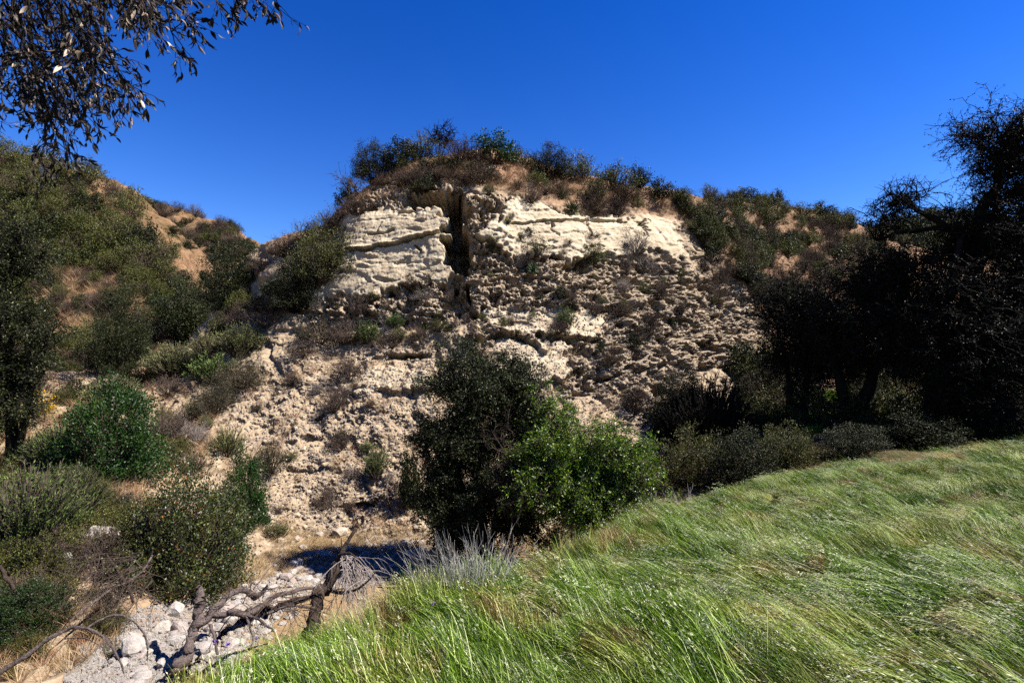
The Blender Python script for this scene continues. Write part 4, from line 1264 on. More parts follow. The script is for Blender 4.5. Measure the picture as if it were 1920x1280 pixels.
def build_tree(name, label, seed, trunks, crowns, n1, n2, n3, leafn, leafL, leafW, lmat, bmat, cat='tree', tw_len=0.5, br_len=1.3, droop=-0.05, thick=0.06, sig=0.10, group=None, twig_r=0.008, up=0.0):
    rng = np.random.default_rng(seed)
    base = np.array(trunks[0][0][0])
    root = link(name, None, label=label, category=cat, group=group)
    root.location = base
    hosts = []
    for pts, r0, r1 in trunks:
        C = np.array(pts, float) - base
        P = catmull(C, np.linspace(0, len(C) - 1, 14))
        P[1:-1] += rng.normal(size=(12, 3)) * r0 * 0.15
        R = np.linspace(r0, r1, 14); R[0] *= 1.35
        V, Q = tubes(P[None], R[None] * (1 + 0.08 * rng.normal(size=(1, 14))), 9)
        o = link('trunk', mk_mesh('trunk', V, [Q], [M[bmat]], smooth=True), root)
        hosts.append(P[5:])
    H = np.concatenate(hosts)
    crowns = [(np.array(c) - base, r) for c, r in crowns]
    Tg = crown_targets(rng, crowns, n1)
    # start each limb from the trunk point that is nearest but lower
    D = np.linalg.norm(Tg[:, None] - H[None], axis=2) + 1.5 * np.maximum(H[None, :, 2] - Tg[:, None, 2] + 0.3, 0)
    D += rng.random(D.shape) * 0.8
    S = H[np.argmin(D, 1)]
    mid = (S + Tg) / 2 + np.array([0, 0, 0.18]) * np.linalg.norm(Tg - S, axis=1)[:, None] + rng.normal(size=S.shape) * 0.12
    q = np.linspace(0, 1, 8)[None, :, None]
    P1 = S[:, None] * (1 - q) ** 2 + 2 * mid[:, None] * q * (1 - q) + Tg[:, None] * q ** 2
    P1[:, 1:] += rng.normal(size=P1[:, 1:].shape) * 0.05
    L1 = np.linalg.norm(Tg - S, axis=1)
    r1 = np.clip(L1 * thick * 0.35, 0.02, thick * 1.6)
    R1 = r1[:, None] * np.linspace(1, 0.25, 8)[None]
    S2, D2, _ = offshoots(rng, P1, n2, 0.35, 1.0, 0.9)
    P2, R2 = grow(rng, S2, D2 + np.array([0, 0, up]), rng.uniform(0.4, 1.0, len(S2)) * br_len, twig_r * 2.2, twig_r, 5, 0.28, (0, 0, droop))
    S3, D3, _ = offshoots(rng, P2, n3, 0.2, 1.0, 0.9)
    P3, R3 = grow(rng, S3, D3 + np.array([0, 0, up]), rng.uniform(0.4, 1.0, len(S3)) * tw_len, twig_r, twig_r * 0.45, 4, 0.3, (0, 0, droop * 1.5))
    V1, Q1 = tubes(P1, R1, 5)
    link('limbs', mk_mesh('limbs', V1, [Q1], [M[bmat]], smooth=True), root, kind='stuff')
    V2, Q2 = tubes(P2, R2, 3); V3, Q3 = tubes(P3, R3, 3, len(V2))
    link('twigs', mk_mesh('twigs', np.concatenate([V2, V3]), [Q2, Q3], [M[bmat]]), root, kind='stuff')
    if leafn:
        k = leafn
        a = rng.integers(0, len(P3), k); b = rng.integers(1, 4, k); f = rng.random(k)[:, None]
        pos = P3[a, b] * f + P3[a, b - 1] * (1 - f) + rng.normal(size=(k, 3)) * sig * 0.35
        d = (P3[a, b] - P3[a, b - 1]); d /= np.linalg.norm(d, axis=1)[:, None] + 1e-9
        d = d + rng.normal(size=(k, 3)) * 0.6 + np.array([0, 0, -0.05])
        tint = np.clip(rng.beta(2, 2.5, k) + 0.15 * rng.normal(size=k), 0, 1)
        VL, FL, T = leaves(pos, d, leafL * rng.uniform(0.7, 1.3, k), leafW * rng.uniform(0.7, 1.3, k), tint, rng)
        link('crown', mk_mesh('crown', VL, [FL], [M[lmat]], None, {'tint': T}), root)
    return root


def gnd(px, py, Y=None, only=None):
    if Y is None:
        return np.array(hit(px, py, only)[0])
    p = at(px, py, Y)
    p[2] = drop(p[0], p[1], ['ground', 'sandstone_bluff', 'grassy_bank'])
    return p


def el(px, py, Y, rx, rz_, ry=None):
    s = Y / F
    return (at(px, py, Y), (rx * s, (ry or rx) * s, rz_ * s))


def tp(base, *pts):
    return [tuple(base - np.array([0, 0, 0.3]))] + [tuple(at(*p)) for p in pts]


# centre oak beside the wash
b0 = gnd(900, 1045, 15.0)
build_tree('oak_tree', 'large dark small leaved oak standing in the wash before the bluff', 21,
           [(tp(b0, (905, 980, 15), (895, 860, 15), (880, 740, 15.2)), 0.16, 0.05), (tp(b0, (880, 960, 14.8), (845, 850, 14.6)), 0.11, 0.05), (tp(b0, (935, 950, 15.2), (960, 800, 15.4)), 0.11, 0.05)],
           [el(895, 710, 15, 105, 80), el(838, 790, 14.8, 72, 110), el(822, 900, 14.7, 50, 90), el(985, 800, 14.6, 60, 90), el(960, 730, 15.4, 75, 75), el(880, 900, 14.8, 100, 120), el(920, 820, 15.2, 100, 100), el(835, 960, 14.6, 60, 70), el(1000, 970, 15, 90, 60), el(870, 990, 14.6, 80, 60)],
           270, 9, 5, 125000, 0.055, 0.034, 'oak', 'darkbark', tw_len=0.33, br_len=0.65, thick=0.035, twig_r=0.005)
# bright green tree right of it
b1 = gnd(1090, 985, 14.0)
build_tree('willow_tree', 'bright fresh green leafy tree right of the dark oak', 22,
           [(tp(b1, (1080, 940, 14), (1060, 860, 14)), 0.07, 0.03), (tp(b1, (1130, 930, 13.9), (1160, 860, 13.9)), 0.06, 0.03)],
           [el(1050, 832, 14, 78, 58), el(975, 900, 13.6, 50, 60), el(1010, 840, 13.8, 40, 60), el(1130, 862, 13.8, 85, 58), el(1190, 880, 13.6, 55, 70), el(1030, 900, 13.8, 80, 60), el(1035, 775, 14.2, 42, 42), el(1120, 920, 13.6, 80, 60), el(1100, 965, 13.4, 90, 40), el(1190, 930, 13.4, 50, 40)],
           190, 8, 4, 62000, 0.068, 0.028, 'willow', 'twig', tw_len=0.32, br_len=0.6, thick=0.022, twig_r=0.004, up=0.3)
b2 = gnd(960, 1010, 14.0)
build_tree('dead_bush', 'grey leafless bush between the dark oak and bright green tree', 23,
           [(tp(b2, (960, 930, 13.7), (955, 860, 13.7)), 0.04, 0.02)],
           [el(955, 850, 13.7, 60, 80), el(965, 930, 13.6, 70, 60)], 45, 5, 4, 1200, 0.03, 0.015, 'olive', 'burnt', cat='shrub', tw_len=0.3, br_len=0.5, thick=0.012, twig_r=0.003, up=0.4)

# the grove on the right
g0 = gnd(1503, 806, 23.0)
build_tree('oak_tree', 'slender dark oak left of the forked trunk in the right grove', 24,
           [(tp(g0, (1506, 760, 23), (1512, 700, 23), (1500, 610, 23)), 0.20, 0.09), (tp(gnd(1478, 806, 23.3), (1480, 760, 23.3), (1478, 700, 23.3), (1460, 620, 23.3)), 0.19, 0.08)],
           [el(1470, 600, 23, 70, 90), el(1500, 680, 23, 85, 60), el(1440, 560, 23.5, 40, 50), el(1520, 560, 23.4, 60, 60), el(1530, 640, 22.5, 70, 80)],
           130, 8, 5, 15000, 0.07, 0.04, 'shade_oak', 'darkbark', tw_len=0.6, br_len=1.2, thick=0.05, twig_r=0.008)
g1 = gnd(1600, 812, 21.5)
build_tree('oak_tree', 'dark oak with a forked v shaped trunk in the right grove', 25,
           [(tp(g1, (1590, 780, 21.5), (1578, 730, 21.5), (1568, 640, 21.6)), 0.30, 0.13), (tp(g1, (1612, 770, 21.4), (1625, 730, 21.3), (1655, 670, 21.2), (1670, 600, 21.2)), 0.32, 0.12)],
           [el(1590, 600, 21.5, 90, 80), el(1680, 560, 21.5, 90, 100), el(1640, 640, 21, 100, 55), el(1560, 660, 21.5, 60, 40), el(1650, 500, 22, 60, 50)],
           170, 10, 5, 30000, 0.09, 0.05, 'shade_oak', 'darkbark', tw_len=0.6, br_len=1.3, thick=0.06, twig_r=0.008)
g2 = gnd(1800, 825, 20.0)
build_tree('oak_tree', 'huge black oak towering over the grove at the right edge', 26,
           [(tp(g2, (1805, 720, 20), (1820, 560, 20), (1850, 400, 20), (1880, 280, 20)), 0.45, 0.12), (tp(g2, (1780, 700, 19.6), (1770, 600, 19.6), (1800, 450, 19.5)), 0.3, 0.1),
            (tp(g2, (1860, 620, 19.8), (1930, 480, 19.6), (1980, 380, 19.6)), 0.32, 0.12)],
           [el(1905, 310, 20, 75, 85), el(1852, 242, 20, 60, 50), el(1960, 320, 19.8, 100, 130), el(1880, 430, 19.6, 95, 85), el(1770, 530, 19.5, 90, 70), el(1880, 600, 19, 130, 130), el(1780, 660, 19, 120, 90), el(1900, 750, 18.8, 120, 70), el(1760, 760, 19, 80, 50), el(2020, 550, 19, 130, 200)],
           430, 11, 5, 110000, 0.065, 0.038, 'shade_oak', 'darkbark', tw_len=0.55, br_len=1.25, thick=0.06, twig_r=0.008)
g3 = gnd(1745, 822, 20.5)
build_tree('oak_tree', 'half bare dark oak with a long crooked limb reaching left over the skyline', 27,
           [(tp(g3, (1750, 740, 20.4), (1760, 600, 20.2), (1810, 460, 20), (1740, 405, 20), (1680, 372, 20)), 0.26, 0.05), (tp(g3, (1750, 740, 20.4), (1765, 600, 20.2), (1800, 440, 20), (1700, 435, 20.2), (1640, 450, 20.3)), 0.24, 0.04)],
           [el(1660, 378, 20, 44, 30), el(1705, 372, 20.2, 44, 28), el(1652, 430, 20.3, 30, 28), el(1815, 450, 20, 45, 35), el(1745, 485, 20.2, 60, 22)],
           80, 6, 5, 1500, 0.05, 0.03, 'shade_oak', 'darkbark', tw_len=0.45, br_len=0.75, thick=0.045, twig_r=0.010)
# left edge oak
l0 = gnd(30, 800, 15.5)
build_tree('oak_tree', 'dark small leaved oak at the left edge below the hill', 28,
           [(tp(l0, (20, 720, 15.3), (10, 600, 15.2), (20, 480, 15.2)), 0.16, 0.06), (tp(l0, (60, 720, 15.2), (90, 640, 15.2)), 0.1, 0.04)],
           [el(10, 470, 15.2, 70, 60), el(75, 500, 15.2, 45, 34), el(10, 610, 15, 80, 70), el(75, 630, 15, 45, 40), el(-80, 550, 15, 90, 130), el(30, 690, 15, 60, 34), el(15, 765, 14.8, 60, 30)],
           130, 8, 5, 40000, 0.06, 0.035, 'oak', 'darkbark', tw_len=0.4, br_len=0.8, thick=0.035, twig_r=0.006)
# bare twigs on the crown of the bluff
c0 = np.array(next(q for q in (hit(822, 296 + k) for k in range(0, 60, 3)) if q)[0])
yc = c0[1]
build_tree('dead_shrub', 'bare leafless twiggy shrub standing on the highest point of the bluff', 29,
           [(tp(c0, (824, 275, yc), (822, 250, yc)), 0.05, 0.025), (tp(c0, (835, 272, yc), (843, 248, yc)), 0.04, 0.02)],
           [el(823, 255, yc, 18, 24), el(842, 256, yc, 16, 20)], 22, 4, 3, 0, 0, 0, 'dry', 'darkbark', cat='shrub', tw_len=0.4, br_len=0.7, thick=0.03, twig_r=0.012, up=0.5)
for x, y, lab in ((665, 378, 'bare grey branches sticking up on the left shoulder of the bluff'), (340, 600, 'bleached dead branches reaching over the gully shrubs'), (225, 680, 'pale dead stem standing in the upright gully shrub')):
    c0 = np.array(next(q for q in (hit(x, y + k) for k in range(0, 60, 3)) if q)[0]); yc = c0[1] - 0.4
    build_tree('dead_shrub', lab, int(x), [(tp(c0, (x, y - 22, yc), (x - 10, y - 45, yc)), 0.03, 0.015)],
               [el(x - 10, y - 35, yc, 40, 20), el(x + 10, y - 25, yc, 30, 18)], 14, 4, 3, 0, 0, 0, 'dry', 'twig' if x == 665 else 'paletwig', cat='shrub', tw_len=0.35, br_len=0.7, thick=0.02, twig_r=0.005, up=0.2)


# ------------------------------------------------------------------ overhanging tree, top left, close to the camera
def overhang():
    rng = np.random.default_rng(61)
    root = link('overhanging_tree', None, label='tree whose leafy twigs hang into the upper left corner', category='tree')
    base = np.array([-4.4, 1.2, bank_z(np.array(-4.4), np.array(1.2)) - 0.2])
    root.location = base
    fork = np.array([-3.0, 2.0, 4.3])
    Ct = np.array([base, base + [0.1, 0.2, 2.2], fork, fork + [0.6, 0.3, 1.2]]) - base
    P = catmull(Ct, np.linspace(0, 3, 14)); R = np.linspace(0.2, 0.08, 14)
    V, Q = tubes(P[None], R[None], 9)
    link('trunk', mk_mesh('trunk', V, [Q], [M['darkbark']], smooth=True), root)
    Hs = fork + np.array([0.3, 0.1, 0.7])
    # boughs to anchors just above the frame, then hanging sprays
    tg = []
    for (x0, x1, y0, y1, n) in ((-120, 60, -60, 150, 19), (40, 160, -60, 140, 17), (140, 260, -80, 60, 14), (230, 320, -60, 80, 11), (-60, 100, 160, 250, 9), (90, 170, 120, 220, 9), (170, 225, 130, 210, 6), (60, 120, 240, 300, 4)):
        for _ in range(n):
            tg.append(at(rng.uniform(x0, x1), rng.uniform(y0, y1), rng.uniform(2.1, 3.3)))
    for x, y in ((400, 25), (455, 12), (505, 18), (435, 0), (340, 60), (320, 100)):
        tg.append(at(x, y, 2.5))
    tg = np.array(tg); tg[:, 2] += 0.10
    S = Hs + rng.normal(size=tg.shape) * 0.15
    mid = (S + tg) / 2 + np.array([0, 0, 0.5]) + rng.normal(size=S.shape) * 0.15
    q = np.linspace(0, 1, 9)[None, :, None]
    P1 = S[:, None] * (1 - q) ** 2 + 2 * mid[:, None] * q * (1 - q) + tg[:, None] * q ** 2
    P1[:, 1:-1] += rng.normal(size=P1[:, 1:-1].shape) * 0.05
    R1 = np.linspace(0.012, 0.0035, 9)[None] * np.ones((len(tg), 1))
    # sprays
    last = P1[:, -1]; dr = P1[:, -1] - P1[:, -2]; dr /= np.linalg.norm(dr, axis=1)[:, None]
    S2 = np.repeat(last, 3, 0); D2 = np.repeat(dr, 3, 0) * 0.5 + np.array([0.28, 0, -0.6]) + rng.normal(size=(len(S2), 3)) * 0.5
    L2 = np.concatenate([rng.uniform(0.07, 0.24, len(S2) - 18), rng.uniform(0.06, 0.14, 18)])
    P2, R2 = grow(rng, S2, D2, L2, 0.003, 0.0016, 6, 0.26, (0.02, 0, -0.05))
    S3, D3, _ = offshoots(rng, P2, 4, 0.15, 1.0, 0.8)
    P3, R3 = grow(rng, S3, D3 + np.array([0.1, 0, -0.3]), rng.uniform(0.05, 0.14, len(S3)), 0.0018, 0.001, 4, 0.2, (0, 0, -0.08))
    S4, D4, _ = offshoots(rng, P1[:-6, 4:], 4, 0.3, 1.0, 0.9)
    P4, R4 = grow(rng, S4, D4 + np.array([0.1, 0, -0.5]), rng.uniform(0.1, 0.3, len(S4)), 0.002, 0.001, 4, 0.35, (0, 0, -0.03))
    V1, Q1 = tubes(P1 - base, R1, 5)
    link('boughs', mk_mesh('boughs', V1, [Q1], [M['darkbark']], smooth=True), root, kind='stuff')
    A = tubes(P2 - base, R2, 3); B = tubes(P3 - base, R3, 3, len(A[0])); Cc = tubes(P4 - base, R4, 3, len(A[0]) + len(B[0]))
    link('twigs', mk_mesh('twigs', np.concatenate([A[0], B[0], Cc[0]]), [A[1], B[1], Cc[1]], [M['burnt']]), root, kind='stuff')
    # leaf: 14 triangles, folded and curled
    def leaf_shape(seed):
        r = np.random.default_rng(seed)
        t = np.array([0, 0.12, 0.32, 0.55, 0.78, 1.0]); w = np.array([0.03, 0.10, 0.16, 0.155, 0.10, 0.0])
        V = []
        for a, b in zip(t, w):
            cz = -0.16 * a * a * (1 + r.random())
            V += [(-b, a, cz + b * 0.5), (0, a, cz), (b, a, cz + b * 0.5)]
        Fq = []
        for i in range(5):
            o = i * 3
            Fq += [(o, o + 1, o + 4, o + 3), (o + 1, o + 2, o + 5, o + 4)]
        return np.array(V), np.array(Fq)
    shp = [leaf_shape(s) for s in range(4)]
    tints = (0.1, 0.4, 0.6, 0.75, 0.95)  # shaded to sunlit look, painted leaf by leaf
    leafm = [mk_mesh('leaf', V, [Q], [M['overleaf']], None, {'tint': np.full(len(V), t)}, True) for t in tints for V, Q in shp]
    pos, dd = [], []
    for Pp, c in ((P2, 4), (P3, 3), (P4, 2)):
        T = Pp[:, -1] - Pp[:, -2]; T /= np.linalg.norm(T, axis=1)[:, None]
        for j in range(c):
            f = rng.uniform(0.55, 1.0, len(Pp)) if j else np.ones(len(Pp))
            k = (f * (Pp.shape[1] - 1)); i = np.minimum(k.astype(int), Pp.shape[1] - 2); fr = (k - i)[:, None]
            ii = np.arange(len(Pp))
            pos.append(Pp[ii, i] * (1 - fr) + Pp[ii, i + 1] * fr); dd.append(T + rng.normal(size=T.shape) * 0.35 + np.array([0, 0, -0.25]))
    pos = np.concatenate(pos); dd = np.concatenate(dd)
    sc = rng.uniform(0.026, 0.045, len(pos))
    px, py = project(pos)
    order = np.argsort(-(sc / pos[:, 1]) * ((px > 0) & (py > 0) & (px < 620)))
    ind = order[:290]; rest = order[290:]
    from mathutils import Matrix
    for i in ind:
        o = link('leaf', leafm[int(rng.integers(len(leafm)))], root)
        q = Vector(dd[i]).to_track_quat('Y', 'Z')
        mt = q.to_matrix().to_4x4() @ Matrix.Rotation(rng.uniform(0, 6.28), 4, 'Y')
        o.matrix_local = Matrix.Translation(Vector(pos[i] - base)) @ mt @ Matrix.Scale(sc[i] * 1.0, 4)
    # the remaining leaves: one part
    VV, FF, TT = [], [], []
    off = 0
    dirs = dd[rest] / np.linalg.norm(dd[rest], axis=1)[:, None]
    s = np.cross(dirs, rng.normal(size=dirs.shape)); s /= np.linalg.norm(s, axis=1)[:, None]
    n = np.cross(s, dirs)
    V0 = shp[0][0]; F0 = shp[0][1]
    W = (V0[None, :, 0:1] * s[:, None] + V0[None, :, 1:2] * dirs[:, None] + V0[None, :, 2:3] * n[:, None]) * sc[rest][:, None, None] + (pos[rest] - base)[:, None]
    Fi = (np.arange(len(rest))[:, None, None] * len(V0) + F0[None]).reshape(-1, 4)
    link('leaves', mk_mesh('leaves', W.reshape(-1, 3), [Fi], [M['overleaf']], None, {'tint': np.repeat(np.clip(rng.beta(1.6, 2, len(rest)), 0, 1), len(V0))}, True), root, kind='stuff')


overhang()


# ------------------------------------------------------------------ stones
def stone_mesh(seed, mat, sub=2, rough=0.22, flat=0.7, pits=0.0, angular=0.0):
    import bmesh
    bm = bmesh.new(); bmesh.ops.create_icosphere(bm, subdivisions=sub, radius=0.5)
    V = np.array([v.co[:] for v in bm.verts]); Fc = np.array([[v.index for v in f.verts] for f in bm.faces]); bm.free()
    rng = np.random.default_rng(seed)
    for _ in range(int(5 + 8 * angular)):               # chip planes
        d = rng.normal(size=3); d /= np.linalg.norm(d)
        h = V @ d; lim = rng.uniform(0.30, 0.44)
        V = V - np.outer(np.maximum(h - lim, 0) * 0.85, d)
    V = V * (1 + rough * fbm(V * 2.2 + seed, 3))[:, None]
    if pits:
        V = V * (1 - pits * sstep(0.05, 0.35, perlin(V * 4.5 + seed)))[:, None]
    V *= np.array([1, rng.uniform(0.65, 0.9), flat * rng.uniform(0.8, 1.1)])
    return mk_mesh('stone', V, [Fc], [M[mat]], smooth=(sub > 2))


ST = [stone_mesh(s, 'stone' if s % 3 else 'pinkstone', 2, rough=0.10, flat=0.62, angular=1.6) for s in range(1, 12)]
TS = [stone_mesh(s + 40, 'tanstone', 1) for s in range(1, 6)]
CRAG = [stone_mesh(s + 80, 'cragstone', 4, 0.45, 0.8, 0.5, 0.6) for s in range(1, 5)]


def stone(px, py, wpx, meshes, name='stone', label=None, group=None, parent=None, only=None, sink=0.25, flat=1.0, rng=random):
    b = hit(px, py, only)
    if b is None:
        return None
    s = wpx / F * b[0].y
    o = link(name, rng.choice(meshes), parent, label=label, category='stone' if label else None, group=group)
    o.location = b[0] + Vector((0, 0, s * (0.35 - sink) * flat))
    o.rotation_euler = (rng.uniform(-.35, .35), rng.uniform(-.35, .35), rng.uniform(0, 6.28))
    o.scale = (s, s, s * flat)
    return o


WASH = ['ground', 'sandstone_bluff']
NAMED = [
    (330, 1150, 62, 'large blotchy grey boulder left of the forked log'), (305, 1182, 46, 'angular pale stone just below the blotchy boulder'),
    (338, 1183, 42, 'smooth white stone between boulder and log'), (330, 1205, 44, 'flat white stone beside the forked log foot'),
    (388, 1128, 26, 'small pale stone wedged behind the log stub'), (555, 1064, 46, 'round grey white stone out on the wash sand'),
    (497, 972, 38, 'pale boulder at the foot of the deep green bush'), (637, 1000, 34, 'rounded orange boulder near the snag top'),
    (535, 1086, 34, 'smooth pale stone below the round grey white one'), (603, 1042, 26, 'flat white stone left of the snag'),
    (250, 1215, 60, 'broad white stone at the wash left corner'), (310, 1250, 46, 'white stone at the lower end of the log'),
    (390, 1215, 34, 'upright white stone right of the log foot'), (240, 1200, 40, 'pinkish stone at the wash left margin')]
for x, y, w, lab in NAMED:
    stone(x, y, w, ST if 'orange' not in lab else TS, 'boulder', lab, 'stones in the dry wash', None, WASH)
for x, y, w, lab in ((110, 1062, 66, 'pitted white rock on the left bank under the feathery sage'), (188, 1018, 70, 'white rock with dark holes right of the pitted one'),
                     (40, 1085, 66, 'dark hollowed rock at the left edge'), (60, 1112, 60, 'low pale rock under the hollowed rock'), (107, 1137, 26, 'small white rock alone on the left bank'), (235, 995, 34, 'pink white rock behind the mottled bush')):
    stone(x, y, w, CRAG, 'boulder', lab, 'white rocks on the left bank', None, None, 0.3)

rs = np.random.default_rng(3); rr = random.Random(8)
STZ = [
    ('pale stone between the forked log and the grass edge', [(420, 1150), (520, 1130), (560, 1150), (500, 1200), (420, 1230)], 40, 15, (13, 28), ST),
    ('pale stone in the jumble around the forked log', [(220, 1210), (300, 1170), (350, 1175), (440, 1120), (500, 1110), (520, 1140), (470, 1190), (430, 1235), (330, 1290), (230, 1290)], 150, 15, (15, 38), ST),
    ('pale cobble on the wash behind the forked log', [(440, 1105), (520, 1075), (590, 1040), (690, 1020), (810, 1012), (820, 1035), (690, 1060), (600, 1110), (500, 1120)], 95, 12, (13, 28), ST),
    ('small cobble scattered on sand near the snag', [(560, 1040), (700, 1020), (810, 1010), (800, 1050), (660, 1080)], 40, 14, (9, 20), ST),
    ('tan cobble lying on straw grass at the slope foot', [(400, 1040), (560, 985), (650, 985), (640, 1030), (480, 1080)], 34, 18, (9, 20), TS),
]
LAND = [(330, 1150, 'blotchy grey boulder'), (330, 1205, 'foot of the forked log'), (374, 1100, 'broken stub of the log'), (503, 1100, 'hooked branch of the log'),
        (590, 1100, 'long branch tip of the log'), (555, 1064, 'round boulder on the sand'), (668, 1000, 'tip of the leaning snag'), (600, 1150, 'base of the leaning snag'),
        (637, 1010, 'orange boulder'), (497, 972, 'pale boulder by the deep green bush'), (250, 1215, 'broad white corner stone'), (475, 1195, 'lowest twig of the log'),
        (770, 1010, 'foot of the dark oak'), (430, 1075, 'wash side of the mottled bush'), (390, 1215, 'upright white stone'), (310, 1262, 'lower end of the log'),
        (440, 1130, 'bend of the log'), (700, 1030, 'shadow right of the snag'), (560, 1010, 'straw grass at the slope foot')]
laid = []
for lab, poly, n, md, wr, ms in STZ:
    word = 'tan cobble' if ms is TS else 'pale stone' if wr[1] > 25 else 'pale cobble'
    for x, y in poly_pts(poly, n, md, rs, 9000):
        w = wr[0] * 0.8 + (wr[1] * 1.15 - wr[0] * 0.8) * rs.random() ** 1.7
        o = stone(x, y, w, ms, 'cobble', 'stone', 'stones in the dry wash', None, WASH, 0.32, rng=rr)
        if o:
            dd_ = [math.hypot(x - a, (y - b)) for a, b, _ in LAND]
            k = int(np.argmin(dd_))
            laid.append((k, word, dd_[k], o))
for k in range(len(LAND)):
    for word in ('pale stone', 'pale cobble', 'tan cobble'):
        grp = sorted([q for q in laid if q[0] == k and q[1] == word], key=lambda q: q[2])
        for r_, q in enumerate(grp):
            q[3]['label'] = '%s lying %s to the %s' % (word, 'nearest' if r_ == 0 else ORD[r_] + ' nearest', LAND[k][2])
# stones set in the bluff: parts of it
for x, y in poly_pts([(470, 740), (600, 660), (800, 640), (820, 1000), (500, 1010), (440, 880)], 190, 13, rs, 9000):
    o = stone(x, y, rs.uniform(6, 16), TS, 'stone', None, None, BLUFF, B_, 0.3, rng=rr)
for x, y in poly_pts([(900, 520), (1240, 500), (1400, 620), (1240, 780), (1000, 700), (880, 620)], 100, 20, rs, 9000):
    stone(x, y, rs.uniform(5, 11), TS, 'stone', None, None, BLUFF, B_, 0.35, rng=rr)
# gravel
gp = sheet_hits([(120, 1230), (260, 1140), (440, 1110), (560, 1040), (700, 1005), (840, 1000), (840, 1070), (560, 1120), (400, 1290), (120, 1290)], 9500, rs, WASH)
s_ = rs.uniform(0.02, 0.10, len(gp)); g_small = [stone_mesh(s + 60, 'stone', 1) for s in range(3)]
scatter('gravel', gp, rs.uniform(0, 6.28, (len(gp), 3)), np.stack([s_, s_, s_], 1), rs.integers(0, 3, len(gp)), g_small, 'loose pale gravel between the stones of the wash')
gp = sheet_hits([(440, 720), (600, 620), (860, 560), (1400, 560), (1420, 720), (1240, 790), (820, 1005), (500, 1000), (430, 880)], 20000, rs, B_)
s_ = rs.uniform(0.03, 0.15, len(gp)) * rs.uniform(0.6, 1.1, len(gp)); g_small = [stone_mesh(70, 'tanstone', 1, angular=1.0), stone_mesh(71, 'greystone', 1, angular=1.0), stone_mesh(72, 'darkstone', 1, angular=1.0)]
scatter('rubble', gp, rs.uniform(0, 6.28, (len(gp), 3)), np.stack([s_, s_, s_], 1), rs.integers(0, 3, len(gp)), g_small, 'loose tan rubble littering the bluff slope')


# ------------------------------------------------------------------ dead wood
def wood(name, label, mat, parts, cat, base, twigs=None, noise=0.12, seed=0):
    rng = np.random.default_rng(seed)
    base = np.array(base)
    root = link(name, None, label=label, category=cat); root.location = base
    for pn, pts in parts:
        C = np.array([at(p[0], p[1], p[2]) for p in pts]) - base
        w = np.array([p[3] / F * p[2] * 0.33 for p in pts])
        n = 12 * (len(C) - 1) + 1
        t = np.linspace(0, len(C) - 1, n)
        P = catmull(C, t); R = np.interp(t, np.arange(len(C)), w)
        P += R[:, None] * 0.9 * np.stack([perlin(np.stack([t * 1.7, 0 * t + k * 7.1, 0 * t + seed], -1)) for k in range(3)], -1) + rng.normal(size=P.shape) * R[:, None] * noise * 0.4
        R = R * (0.86 + 0.18 * perlin(np.stack([t * 2.6, 0 * t, 0 * t + seed + 3], -1)))
        sides = 14
        V, Q = tubes(P[None], R[None], sides)
        V = V.reshape(n, sides, 3); d = V - P[:, None]
        th = np.arange(sides) / sides * 2 * math.pi; tw = t[:, None] * 0.5
        q3 = np.stack([np.cos(th + tw) * 1.9, np.sin(th + tw) * 1.9, 0 * th + t[:, None] * 0.8], -1) + seed * 3.1
        V = P[:, None] + d * (1 + 0.45 * perlin(q3) + 0.22 * perlin(q3 * 2.6) - 0.25 * sstep(0.25, 0.5, perlin(q3 * 1.5 + 9)))[..., None]
        caps = [np.array([list(range(sides))[::-1]]), np.array([list(range((n - 1) * sides, n * sides))])]
        link(pn, mk_mesh(pn, V.reshape(-1, 3), [Q] + caps, [M[mat]], smooth=True), root)
    if twigs:
        S, D, L, r, bias, tn, wander, kids = twigs
        P2, R2 = grow(rng, S, D, L, r, r * 0.35, 7, wander, bias)
        V, Q = tubes(P2 - base, R2, 4)
        S3, D3, _ = offshoots(rng, P2, kids, 0.25, 1.0, 0.7)
        P3, R3 = grow(rng, S3, D3 + np.array(bias) * 3, np.mean(L) * rng.uniform(0.2, 0.5, len(S3)), r * 0.45, r * 0.15, 5, wander, bias)
        V3, Q3 = tubes(P3 - base, R3, 3, len(V))
        link('twigs', mk_mesh('twigs', np.concatenate([V, V3]), [Q, Q3], [M[tn]]), root, kind='stuff')
    return root


